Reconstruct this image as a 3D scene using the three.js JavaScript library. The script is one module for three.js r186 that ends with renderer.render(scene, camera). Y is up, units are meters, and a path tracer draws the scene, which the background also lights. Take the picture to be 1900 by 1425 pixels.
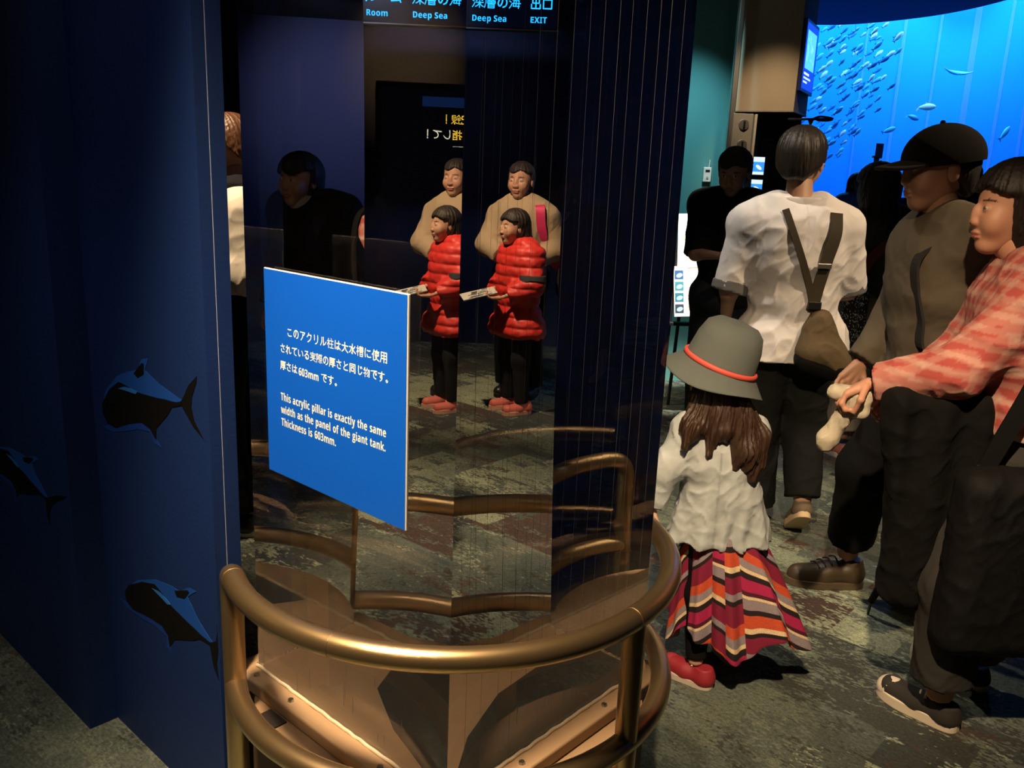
import * as THREE from 'three';
import { RoundedBoxGeometry } from 'three/addons/geometries/RoundedBoxGeometry.js';
import { mergeGeometries } from 'three/addons/utils/BufferGeometryUtils.js';
import { RectAreaLightUniformsLib } from 'three/addons/lights/RectAreaLightUniformsLib.js';
import { ImprovedNoise } from 'three/addons/math/ImprovedNoise.js';

// ---------- camera, exposure ----------
const scene = new THREE.Scene();
scene.background = new THREE.Color(0x000000);
const FPX = 1603.6, PITCH = 0.2414, ROLL = 0.0412, EYE = 1.45;
const camera = new THREE.PerspectiveCamera(2 * Math.atan(712.5 / FPX) * 180 / Math.PI, 1900 / 1425, 0.05, 60);
{
  const r = new THREE.Vector3(1, 0, 0), u = new THREE.Vector3(0, Math.cos(PITCH), -Math.sin(PITCH)), f = new THREE.Vector3(0, -Math.sin(PITCH), -Math.cos(PITCH));
  const cr = Math.cos(ROLL), sr = Math.sin(ROLL);
  const r2 = r.clone().multiplyScalar(cr).addScaledVector(u, sr), u2 = u.clone().multiplyScalar(cr).addScaledVector(r, -sr);
  camera.position.set(0, EYE, 0);
  camera.quaternion.setFromRotationMatrix(new THREE.Matrix4().makeBasis(r2, u2, f.clone().negate()));
}
scene.add(camera);
const renderer = new THREE.WebGLRenderer({ antialias: true });
renderer.toneMapping = THREE.LinearToneMapping;
renderer.toneMappingExposure = 1.0;
renderer.shadowMap.enabled = true;
renderer.shadowMap.type = THREE.PCFSoftShadowMap;
RectAreaLightUniformsLib.init();

// ---------- lamps of the place and added washes (fittings are built with the ceiling) ----------
const CEIL = 3.1;
const WARM = 0xffdcb0, WHITE = 0xfff0dc;
// [x, z, target x, y, z, intensity, half angle, penumbra, colour, what it lights]
const SPOTS = [
  [-0.72, -0.72, -0.30, 0.70, -1.50, 58, 0.34, 0.85, WARM, 'aimed at the blue sign', 7],
  [0.15, -0.35, 0.85, 0.60, -2.40, 44, 0.34, 0.7, WARM, 'aimed at the girl in the hat'],
  [2.35, -2.35, 1.30, 0.9, -3.30, 18, 0.45, 0.8, WARM, 'aimed at the man in the white shirt'],
  [0.10, -3.35, 0.9, 0.0, -3.3, 9, 0.6, 0.9, WHITE, 'over the carpet behind the pillar'],
  [-0.95, -4.30, -0.27, 0.9, -5.45, 22, 0.42, 0.8, WARM, 'aimed at the child in the red jacket'],
  [0.75, -4.1, 1.04, 1.0, -5.2, 75, 0.17, 0.4, WHITE, 'aimed at the leaflet easel'],
  [1.15, -4.4, 1.50, 1.9, -5.6, 9, 0.24, 0.8, WARM, 'aimed at the beige housing'],
  [-1.55, -2.75, -1.06, 1.2, -3.30, 24, 0.35, 0.6, WARM, 'above the staff woman'],
  [-1.35, 0.35, -0.62, 1.55, -1.70, 2.0, 0.30, 0.95, 0xbfd8ff, 'washing the blue partition'],
  [-1.55, -0.95, -1.25, 0.0, -1.75, 5, 0.42, 0.9, WHITE, 'added to brighten the carpet before the partition'],  // added spot, lifts the carpet at the lower left
  [1.05, -5.3, 1.12, 1.5, -6.2, 8, 0.42, 0.9, 0xb4f4ff, 'added to brighten the teal wall'],  // added spot, stands in for tank light on the teal paint
  [6.4, -1.1, 9.0, 2.1, -1.3, 9, 0.55, 0.9, 0xd8dcff, 'added to brighten the far right wall'],  // added out of view, brightens the wall mirrored inside the pillar
  [-1.0, -6.2, -0.5, 1.7, -7.5, 3.5, 0.6, 0.9, 0xb8ccff, 'added to brighten the wall under the route sign'],  // added fill for the navy wall seen through the acrylic
  [-2.5, -1.2, -3.95, 2.05, -1.45, 12, 0.24, 0.9, WARM, 'aimed at the beige wall panel'],
];
// [x, z, width, depth, intensity, colour, where]
const PANELS = [[-0.62, -1.00, 0.40, 0.40, 5, WARM, 'in front of the acrylic pillar']];
// lamps over the water of the tank, and an added fill
const tankPanel = new THREE.RectAreaLight(0x74b4ff, 11, 6.6, 1.5);
tankPanel.position.set(5.6, 5.50, -13.5); tankPanel.lookAt(5.6, 1.2, -15.1);
scene.add(tankPanel);
const tankLamp = new THREE.PointLight(0xb8ffff, 11, 0, 2);
tankLamp.position.set(7.05, 4.62, -14.05); tankLamp.castShadow = true; tankLamp.shadow.radius = 4;
scene.add(tankLamp);
const tankLamp2 = new THREE.PointLight(0x5fd0ff, 9, 0, 2); tankLamp2.position.set(4.2, 5.2, -13.6); tankLamp2.castShadow = true; tankLamp2.shadow.radius = 4; scene.add(tankLamp2);  // added fill without a fitting, tints the left of the backdrop

// ---------- helpers ----------
let seed = 12345;
const rnd = () => { seed = (seed + 0x6d2b79f5) | 0; let t = Math.imul(seed ^ (seed >>> 15), 1 | seed); t = (t + Math.imul(t ^ (t >>> 7), 61 | t)) ^ t; return ((t ^ (t >>> 14)) >>> 0) / 4294967296; };
const V = (x, y, z) => new THREE.Vector3(x, y, z);
const used = {};
function numbered(n) { if (!(n in used)) { used[n] = 0; return n; } used[n]++; return n + '_' + String(used[n]).padStart(3, '0'); }
function thing(name, label, category, pos = [0, 0, 0], turn = 0, group) {
  const o = new THREE.Group(); o.name = numbered(name); o.position.set(...pos); o.rotation.y = turn;
  o.userData = { label, category }; if (group) o.userData.group = group; scene.add(o); return o;
}
function part(name, geo, mat, parent, label) {
  const m = new THREE.Mesh(geo, mat); m.name = name; m.castShadow = m.receiveShadow = true; if (label) m.userData.label = label; parent.add(m); return m;
}
function struct(name, geo, mat, label, category = 'wall') {
  const m = new THREE.Mesh(geo, mat); m.name = name; m.castShadow = m.receiveShadow = true; m.userData = { kind: 'structure', label, category }; scene.add(m); return m;
}
function single(name, geo, mat, label, category, group) {
  const m = new THREE.Mesh(geo, mat); m.name = numbered(name); m.castShadow = m.receiveShadow = true; m.userData = { label, category }; if (group) m.userData.group = group; scene.add(m); return m;
}
const std = (color, roughness = 0.8, extra = {}) => new THREE.MeshStandardMaterial({ color, roughness, metalness: 0, ...extra });
const phys = (p) => new THREE.MeshPhysicalMaterial(p);
const lin = (r, g, b) => new THREE.Color().setRGB(r, g, b);
const box = (w, h, d, x = 0, y = 0, z = 0) => new THREE.BoxGeometry(w, h, d).translate(x, y, z);
const rbox = (w, h, d, r, x = 0, y = 0, z = 0) => new RoundedBoxGeometry(w, h, d, 2, r).translate(x, y, z);
function tube(points, r, seg = 64, rad = 14, closed = false) { return new THREE.TubeGeometry(new THREE.CatmullRomCurve3(points, closed), seg, r, rad, closed); }
function rod(a, b, r, rad = 12, r2 = r) {
  const d = b.clone().sub(a), g = new THREE.CylinderGeometry(r2, r, d.length(), rad);
  g.applyQuaternion(new THREE.Quaternion().setFromUnitVectors(V(0, 1, 0), d.clone().normalize())); g.translate(...a.clone().add(b).multiplyScalar(0.5).toArray()); return g;
}
const noise = new ImprovedNoise();
const nz = (x, y, z) => noise.noise(x, y, z);
const fbm = (x, y, z, o = 4) => { let s = 0, a = 0.5, f = 1; for (let i = 0; i < o; i++) { s += a * noise.noise(x * f, y * f, z * f); a *= 0.5; f *= 2.03; } return s; };
function dataTex(w, h, fn, srgb = true, rep = 1) {
  const d = new Uint8Array(w * h * 4);
  for (let y = 0; y < h; y++) for (let x = 0; x < w; x++) { const c = fn(x / w, y / h, x, y), i = (y * w + x) * 4; d[i] = c[0]; d[i + 1] = c[1]; d[i + 2] = c[2]; d[i + 3] = 255; }
  const t = new THREE.DataTexture(d, w, h); t.magFilter = THREE.LinearFilter; t.wrapS = t.wrapT = THREE.RepeatWrapping; t.repeat.set(rep, rep);
  if (srgb) t.colorSpace = THREE.SRGBColorSpace; t.needsUpdate = true; return t;
}
function canvasTex(w, h, draw) {
  const c = document.createElement('canvas'); c.width = w; c.height = h; draw(c.getContext('2d'), w, h);
  const t = new THREE.CanvasTexture(c); t.colorSpace = THREE.SRGBColorSpace; t.magFilter = THREE.LinearFilter; return t;
}
// weave-like grain used as bump on cloth, uv in metres
const clothBump = dataTex(256, 256, (u, v, x, y) => { const a = (Math.sin(x * Math.PI / 2) * 0.5 + 0.5) * 90 + (Math.sin(y * Math.PI / 2) * 0.5 + 0.5) * 90 + rnd() * 70; return [a, a, a]; }, false, 8);
const paintBump = dataTex(256, 256, (u, v) => { const a = 128 + 60 * nz(u * 40, v * 40, 3) + 30 * (rnd() - 0.5); return [a, a, a]; }, false, 3);

// ---------- lettering drawn stroke by stroke (0..100 squares) ----------
const GLYPHS = {
  'こ': '~25,22 50,25 75,20;~22,62 28,80 50,86 82,82', 'の': '~52,22 46,55 30,80 16,70 14,50 28,24 52,14 78,24 88,50 78,78 56,90',
  'ア': '12,16 86,16 70,38 54,48;~50,32 48,62 22,92', 'ク': '~40,8 32,28 12,46;34,24 80,24;~80,24 68,62 24,94', 'リ': '22,10 22,58;~74,8 74,50 64,78 36,94',
  'ル': '~30,14 28,52 8,90;54,10 54,84;~54,84 74,74 94,50', 'ー': '10,50 90,50', 'ム': '~44,10 32,44 10,80;10,82 86,74;66,50 90,90',
  '柱': '4,30 42,30;24,6 24,96;24,36 4,68;24,40 42,60;62,4 72,14;48,26 94,26;52,56 92,56;44,92 98,92;71,26 71,92',
  'は': '~18,12 12,50 16,88;36,34 92,32;~68,12 68,70 54,88 38,80 44,66 66,70 92,88', '大': '6,36 94,36;~50,6 48,40 36,72 6,94;~50,40 66,74 94,94',
  '水': '50,4 50,92 38,86;8,32 36,32;~36,32 28,62 6,84;~88,22 74,38 54,48;~54,36 70,66 96,84',
  '槽': '2,28 34,28;18,6 18,96;18,36 2,66;18,40 34,58;40,14 98,14;58,4 58,50;80,4 80,50;44,24 94,24 94,50 44,50 44,24;44,37 94,37;50,60 88,60 88,96 50,96 50,60;50,78 88,78',
  'に': '~18,12 12,50 16,88;~42,26 64,28 86,24;~42,62 46,80 66,84 92,80', '使': '~26,4 18,30 2,50;18,34 18,96;36,16 96,16;44,28 90,28 90,50 44,50 44,28;~66,4 66,56 54,82 32,96;~44,56 62,80 96,96',
  '用': '16,8 16,60 4,96;16,8 90,8 90,94 78,92;16,36 90,36;16,62 90,62;53,8 53,96', 'さ': '~14,30 50,30 84,22;~46,6 58,34 76,60;~30,58 24,76 44,90 74,88',
  'れ': '26,6 26,96;~6,30 36,28 28,48 4,78;~26,54 52,28 66,26 64,60 74,86 96,74', 'て': '~8,22 50,18 92,14;~84,16 52,34 44,60 56,82 80,88', 'い': '~14,20 16,60 28,84 42,70;~74,24 86,44 90,70',
  'る': '22,14 72,12;~72,12 46,38 16,64 40,46 68,42 84,60 74,84 48,92 32,80 42,70 56,84', '実': '50,2 50,14;8,30 8,16 92,16 92,30;18,34 82,34;22,48 78,48;6,62 94,62;50,22 50,62;~50,62 40,82 6,96;~52,62 64,82 96,96',
  '際': '6,8 6,96;6,8 28,8 18,34 28,52 18,64 8,60;~50,6 44,22 32,36;48,14 64,14 54,36 34,48;70,8 96,8 84,28;~70,14 80,32 98,48;48,44 82,44;38,60 96,60;67,60 67,94 58,90;50,70 40,88;82,70 94,88',
  '厚': '12,10 96,10;~12,10 12,60 2,96;30,20 84,20 84,46 30,46 30,20;30,33 84,33;28,56 84,56 62,68;62,66 62,94 50,92;20,74 96,74', 'と': '~30,8 36,40;~80,26 44,46 22,66 32,86 82,86',
  '同': '10,96 10,10 90,10 90,94 78,92;28,28 72,28;30,46 70,46 70,78 30,78 30,46', 'じ': '~34,8 32,60 42,88 64,86 86,64;62,16 70,30;78,12 86,26',
  '物': '18,10 10,36;4,34 42,30;26,6 26,96;4,66 44,56;~58,6 54,24 44,42;54,24 94,24 88,92 76,88;~72,26 66,50 48,70;~86,26 80,62 56,90',
  'で': '~8,22 50,18 92,14;~84,16 52,34 44,60 56,82 80,88;70,40 76,52;84,36 90,48', 'す': '6,24 94,22;~58,6 58,50 44,66 34,52 48,42 60,54 58,76 34,96', '。': '~22,70 34,80 22,92 10,80 22,70',
  '深': '10,10 22,20;4,36 18,46;~24,60 16,78 4,94;36,26 36,12 94,12 94,26;~54,16 50,32 36,44;74,16 76,32 92,40;34,56 98,56;66,42 66,98;~64,58 52,78 32,90;~68,58 80,78 98,90',
  '層': '12,6 92,6 92,24 14,24;~12,6 12,60 2,96;36,28 44,36;82,28 74,36;26,40 94,40 94,62 26,62 26,40;60,40 60,62;26,51 94,51;34,70 86,70 86,98 34,98 34,70;34,84 86,84',
  '海': '10,10 22,20;4,36 18,46;~24,60 16,78 4,94;~46,4 42,16 32,28;42,16 96,16;44,32 86,32 82,94;44,32 36,78 90,78;30,55 98,55;62,36 60,76', '出': '50,4 50,94;20,20 20,46 80,46 80,20;10,58 10,94 90,94 90,58', '口': '12,14 88,14 88,92 12,92 12,14',
  '世': '4,34 96,34;26,8 26,90 92,90;52,6 52,66;78,6 78,66 52,66', '界': '20,6 80,6 80,44 20,44 20,6;20,25 80,25;50,6 50,44;~50,44 36,56 6,68;~50,44 66,58 96,68;~36,62 34,80 22,96;66,62 66,96',
  '記': '14,6 30,10;4,20 46,20;10,34 40,34;10,46 40,46;12,60 40,60 40,90 12,90 12,60;54,14 92,14 92,46 56,46;56,46 56,90 96,90 96,78', '録': '~24,4 16,20 2,34;24,4 44,24;12,36 38,36;6,52 44,52;24,36 24,88;4,92 46,86;56,10 92,10 92,40;54,26 92,26;48,42 98,42;72,42 72,94 62,90;54,54 62,62;50,84 66,72;92,52 80,64;76,66 98,90',
  '目': '18,6 82,6 82,94 18,94 18,6;18,35 82,35;18,64 82,64', '指': '4,30 40,26;24,6 24,92 14,90;4,66 40,54;54,8 54,36 94,36;92,10 54,24;54,50 92,50 92,96 54,96 54,50;54,73 92,73', 'し': '~26,8 24,66 40,90 66,84 88,62', 'を': '14,18 82,16;~46,4 20,48 46,44 52,64;~88,36 40,62 34,88 84,92', '！': '50,8 50,66;50,84 50,92',
};
function kana(x, ch, px, py, s, weight = 0.115) {
  if (!GLYPHS[ch]) return;
  x.lineWidth = s * weight * (GLYPHS[ch].split(';').length > 7 ? 0.72 : 1); x.lineCap = 'round'; x.lineJoin = 'round';
  for (const st of GLYPHS[ch].split(';')) {
    const smooth = st[0] === '~';
    let p = (smooth ? st.slice(1) : st).split(' ').map((q) => q.split(',').map((n) => +n * s / 100));
    if (smooth && p.length > 2) p = new THREE.SplineCurve(p.map((q) => new THREE.Vector2(q[0], q[1]))).getPoints(p.length * 6).map((q) => [q.x, q.y]);
    x.beginPath(); p.forEach((q, i) => (i ? x.lineTo(px + q[0], py + q[1]) : x.moveTo(px + q[0], py + q[1]))); x.stroke();
  }
}
function latinFit(x, text, px, base, font, width) { // text set at px,base; stretched between words to the width
  x.font = font; const words = text.split(' '), total = words.reduce((a, w) => a + x.measureText(w).width, 0);
  const gap = width ? (width - total) / Math.max(1, words.length - 1) : x.measureText(' ').width; let at = px;
  for (const w of words) { x.fillText(w, at, base); at += x.measureText(w).width + gap; }
}
// ---------- plan of the pillar ----------
const PHI = 0.7304, SIDE = 0.603, BASE_Y = 0.37;
const F2 = [-0.0851, -1.3006], DL = [-Math.cos(PHI), -Math.sin(PHI)], DR = [Math.sin(PHI), -Math.cos(PHI)];
const plan = (s, t, y = 0) => V(F2[0] + s * DL[0] + t * DR[0], y, F2[1] + s * DL[1] + t * DR[1]); // s along the left face, t along the right face
const PC = plan(SIDE / 2, SIDE / 2);
// turn that lays local -x along DL and local -z along DR (front corner toward +x+z)
const PTURN = -PHI;

// ---------- floor ----------
const carpetTex = (() => {
  const N = 1024, W = 3.4, pal = [[128, 138, 118], [82, 92, 84], [58, 63, 58], [76, 60, 52], [100, 108, 96], [150, 158, 132], [54, 60, 62]];
  const id = new Int8Array(N * N).fill(4), rects = [];
  for (let i = 0; i < 190; i++) rects.push([rnd(), rnd(), 0.04 + rnd() * 0.13, 0.025 + rnd() * 0.08, Math.floor(rnd() * pal.length), 0.10 + rnd() * 0.38, rnd() * 40]);
  for (const [cx, cy, hw, hh, c, er, o] of rects) {
    const x0 = Math.floor((cx - hw) * N), x1 = Math.ceil((cx + hw) * N), y0 = Math.floor((cy - hh) * N), y1 = Math.ceil((cy + hh) * N);
    for (let y = y0; y < y1; y++) for (let x = x0; x < x1; x++) {
      const n = fbm(x / 46 + o, y / 20 + o, o, 4) + 0.5 * nz(x / 6, y / 2.5, o);
      if (n > er - 0.30) id[((y + N) % N) * N + ((x + N) % N)] = c;
    }
  }
  const t = dataTex(N, N, (u, v, x, y) => {
    const c = pal[id[y * N + x]], g = 0.82 + 0.30 * rnd() + 0.22 * nz(x / 5, y / 1.6, 7), s = g * (0.95 + 0.25 * fbm(u * 9, v * 9, 4, 3));
    return [Math.min(255, c[0] * s), Math.min(255, c[1] * s), Math.min(255, c[2] * s)];
  }, true);
  t.userData = { W }; return t;
})();
const carpetBump = dataTex(256, 256, () => { const a = 255 * rnd(); return [a, a, a]; }, false, 3);
{
  const g = new THREE.BufferGeometry(), X0 = -4, X1 = 9, Z0 = 2.7, Z1 = -14.5, W = carpetTex.userData.W, pos = [], uv = [], idx = [];
  const c = Math.cos(PHI), s = Math.sin(PHI);
  for (const y of [0, -0.1]) for (const [x, z] of [[X0, Z0], [X1, Z0], [X1, Z1], [X0, Z1]]) { pos.push(x, y, z); uv.push((x * c + z * s) / W, (-x * s + z * c) / W); }
  idx.push(0, 1, 2, 0, 2, 3, 4, 6, 5, 4, 7, 6);
  for (let i = 0; i < 4; i++) { const j = (i + 1) % 4; idx.push(i, i + 4, j, j, i + 4, j + 4); }
  g.setAttribute('position', new THREE.Float32BufferAttribute(pos, 3)); g.setAttribute('uv', new THREE.Float32BufferAttribute(uv, 2)); g.setIndex(idx);
  struct('floor', g, std(0xffffff, 0.95, { map: carpetTex, bumpMap: carpetBump, bumpScale: 0.003 }), 'grey green patchwork carpet floor with worn brown patches', 'floor');
}
// ---------- room shell ----------
const M = {
  dark: std(lin(0.012, 0.014, 0.018), 0.9), navy: std(lin(0.010, 0.017, 0.055), 0.75, { bumpMap: paintBump, bumpScale: 0.0015 }), ceilBlue: std(lin(0.02, 0.10, 0.42), 0.8),
  teal: std(lin(0.10, 0.30, 0.30), 0.8, { bumpMap: paintBump, bumpScale: 0.001 }), beige: std(lin(0.34, 0.28, 0.20), 0.7, { bumpMap: paintBump, bumpScale: 0.001 }),
  black: std(lin(0.006, 0.006, 0.007), 0.55), blackSatin: std(lin(0.01, 0.01, 0.011), 0.35), steel: std(lin(0.55, 0.53, 0.50), 0.35, { metalness: 1 }), white: std(lin(0.78, 0.77, 0.74), 0.6),
};
struct('wall_rear', box(13, 6.3, 0.2, 2.5, 3.05, 2.8), M.navy, 'dark navy wall behind the camera');
struct('wall_left', box(0.2, 6.3, 17.4, -4.1, 3.05, -5.9), M.navy, 'dark navy wall left of the partition, carrying the backlit panel');
struct('wall_left_panel', box(0.06, 1.3, 2.4, -3.96, 2.2, -1.3), std(lin(0.42, 0.36, 0.28), 0.8, { bumpMap: paintBump, bumpScale: 0.001 }), 'beige upper panel on the left wall above the backlit panel');
struct('wall_right', box(0.2, 6.3, 17.4, 9.1, 3.05, -5.9), std(lin(0.035, 0.045, 0.13), 0.7), 'dark blue wall at the far right of the hall');
struct('wall_back', box(5.2, 3.2, 0.2, -1.45, 1.55, -7.6), M.navy, 'dark navy wall behind the overhead route sign');
// hall ceiling ends in a curved edge before the tall space of the tank
{
  const sh = new THREE.Shape(); sh.moveTo(-4.2, -2.9); sh.lineTo(9.2, -2.9); sh.lineTo(9.2, 4.2); sh.lineTo(4.62, 6.2);
  const cv = new THREE.CatmullRomCurve3([V(4.45, 7.6, 0), V(4.42, 8.3, 0), V(4.24, 9.2, 0), V(3.95, 9.72, 0), V(3.45, 10.18, 0), V(2.9, 10.25, 0), V(1.6, 10.0, 0)]);
  for (const p of cv.getPoints(60)) sh.lineTo(p.x, p.y); sh.lineTo(-4.2, 9.0);
  const g = new THREE.ExtrudeGeometry(sh, { depth: 0.35, bevelEnabled: false }).rotateX(-Math.PI / 2); // x, z = -y
  struct('ceiling', g.translate(0, CEIL + 0.05, 0), M.ceilBlue, 'blue soffit ceiling with a curved edge toward the tank', 'ceiling');
  struct('ceiling_lower', new THREE.ExtrudeGeometry(new THREE.Shape([[-4.2, -2.9], [9.2, -2.9], [9.2, 4.0], [1.4, 6.0], [-4.2, 8.0]].map((p) => new THREE.Vector2(...p))), { depth: 0.04, bevelEnabled: false }).rotateX(-Math.PI / 2).translate(0, CEIL, 0), M.dark, 'black painted ceiling over the visitors', 'ceiling');
  struct('ceiling_high', box(13.4, 0.2, 17.6, 2.5, 6.2, -5.9), M.dark, 'black roof of the tall tank hall', 'ceiling');
}
// partition beside the pillar: lower recessed face, protruding left part, printed fish
const PW = (s, t, y = 0) => plan(s, t, y);
{
  // world corners from the photograph, written along the left face direction
  const E0 = V(-0.596, 0, -1.640), d = V(DL[0], 0, DL[1]), n = V(-DR[0], 0, -DR[1]);
  const P = (s, t, y) => E0.clone().addScaledVector(d, s).addScaledVector(n, t).setY(y);
  const prism = (pts, y0, y1) => {
    const g = new THREE.ExtrudeGeometry(new THREE.Shape(pts.map((p) => new THREE.Vector2(p.x, -p.z))), { depth: y1 - y0, bevelEnabled: true, bevelSize: 0.002, bevelThickness: 0.002, bevelSegments: 1 });
    return g.rotateX(-Math.PI / 2).translate(0, y0, 0);
  };
  const blue = phys({ color: lin(0.0075, 0.024, 0.105), roughness: 0.55, specularIntensity: 0.35, bumpMap: paintBump, bumpScale: 0.0006 });
  const blueDeep = blue;
  const w = new THREE.Group(); w.name = 'wall_partition'; w.userData = { kind: 'structure', label: 'deep blue partition wall with printed fish left of the acrylic pillar', category: 'wall' }; scene.add(w);
  const S1 = 0.555; // where the recessed face ends
  part('recessed_panel', prism([P(0, 0, 0), P(S1, 0, 0), P(S1, -0.022, 0), P(0, -0.022, 0)], 0, CEIL), blue, w, 'blue panel printed with fish');
  part('back_panel', prism([P(-0.004, -0.026, 0), P(S1 + 0.5, -0.026, 0), P(S1 + 0.5, -0.052, 0), P(-0.004, -0.052, 0)], 0, CEIL), blueDeep, w, 'rear panel');
  part('edge_bead', rod(P(-0.003, -0.0235, 0), P(-0.003, -0.0235, CEIL), 0.0006, 6), std(lin(0.35, 0.38, 0.42), 0.5), w, 'thin pale bead along the panel edge');
  part('front_panel', prism([P(S1, 0.072, 0), P(2.9, 0.072, 0), P(2.9, -0.022, 0), P(S1, -0.022, 0)], 0, CEIL), blue, w, 'protruding blue panel');
  // printed fish, flat vinyl a fraction of a millimetre proud of the panel
  const ink = (r, g, b) => phys({ color: lin(r, g, b), roughness: 0.6, specularIntensity: 0.3 }), black = ink(0.003, 0.003, 0.003), bright = ink(0.009, 0.06, 0.30), sky = ink(0.02, 0.13, 0.42), mid = ink(0.007, 0.035, 0.20);
  const quadOn = (A, B, C, D, max) => (pts) => pts.map(([u, v]) => [0, 1].map((k) => (A[k] * (1 - u) + B[k] * u) * (1 - v) + (D[k] * (1 - u) + C[k] * u) * v)).map(([a, y]) => [Math.min(a, max), y]); // 0..1 outline onto a quad of the wall (along, height)
  const vinyl = (pts, mat, off, z) => { // pts: [along, y]; the outline sits on the face with its own thickness
    const sh = new THREE.Shape(pts.map((p) => new THREE.Vector2(p[0], p[1])));
    const g = new THREE.ExtrudeGeometry(sh, { depth: 0.0004, bevelEnabled: false });
    const b = new THREE.Matrix4().makeBasis(d.clone().negate(), V(0, 1, 0), n.clone()); // local x runs toward the pillar
    g.applyMatrix4(b); const o = P(0, z + off + 0.0021, 0); return g.translate(o.x, 0, o.z);
  };
  const jag = (pts, k, amp) => { const out = []; for (let i = 0; i < pts.length; i++) { const a = pts[i], c = pts[(i + 1) % pts.length]; for (let j = 0; j < k; j++) { const t = j / k; out.push([a[0] + (c[0] - a[0]) * t + (j ? (rnd() - 0.5) * amp : 0), a[1] + (c[1] - a[1]) * t + (j ? (rnd() - 0.5) * amp : 0)]); } } return out; };
  const fish = (name, T, parent, label, face) => {
    const f = new THREE.Group(); f.name = name; f.userData.label = label; parent.add(f);
    part('belly_band', vinyl(T([[0.02, 0.74], [0.14, 0.80], [0.30, 0.79], [0.40, 0.77], [0.52, 0.80], [0.56, 0.93], [0.62, 0.97], [0.55, 0.82], [0.46, 0.70], [0.20, 0.70]]), mid, 0.0002, face), mid, f);
    part('back_band', vinyl(T(jag([[0.02, 0.55], [0.06, 0.36], [0.18, 0.20], [0.30, 0.15], [0.40, 0.13], [0.44, 0.02], [0.50, 0.01], [0.47, 0.14], [0.60, 0.28], [0.76, 0.42], [0.82, 0.47], [0.70, 0.50], [0.40, 0.44], [0.10, 0.60]], 3, 0.012)), bright, 0.0003, face), bright, f);
    part('body_print', vinyl(T(jag([[0.03, 0.60], [0.02, 0.50], [0.10, 0.34], [0.20, 0.26], [0.30, 0.31], [0.42, 0.38], [0.58, 0.43], [0.72, 0.47], [0.80, 0.485], [0.80, 0.515], [0.72, 0.53], [0.68, 0.62], [0.58, 0.76], [0.58, 0.90], [0.52, 0.77], [0.44, 0.70], [0.34, 0.71], [0.18, 0.76], [0.08, 0.70], [0.05, 0.64]], 2, 0.010)), black, 0.0005, face), black, f);
    part('tail_print', vinyl(T([[0.79, 0.485], [0.82, 0.42], [0.86, 0.30], [0.93, 0.20], [0.925, 0.27], [0.89, 0.42], [0.885, 0.53], [0.91, 0.68], [0.985, 0.88], [0.90, 0.74], [0.84, 0.60], [0.81, 0.53]]), black, 0.0005, face), black, f);
    part('highlight_print', vinyl(T([[0.20, 0.33], [0.26, 0.31], [0.34, 0.33], [0.40, 0.365], [0.38, 0.39], [0.30, 0.36]]), sky, 0.0009, face), sky, f);
    part('dorsal_print', vinyl(T([[0.36, 0.17], [0.44, 0.06], [0.46, 0.07], [0.46, 0.18], [0.40, 0.22]]), black, 0.0009, face), black, f);
  };
  fish('fish_print', quadOn([-0.491, 0.99], [0.001, 1.076], [-0.016, 0.882], [-0.532, 0.752], -0.003), w, 'black and blue printed fish with a crescent tail, upper one', 0);
  fish('fish_print', quadOn([-0.315, 0.549], [0.148, 0.541], [-0.017, 0.341], [-0.563, 0.312], -0.003), w, 'dark printed fish swimming down, lower one', 0);
  fish('fish_print', quadOn([-0.977, 0.715], [-0.491, 0.669], [-0.72, 0.501], [-1.296, 0.525], -0.56), w, 'nearly black printed fish on the protruding panel', 0.072);
}
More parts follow.
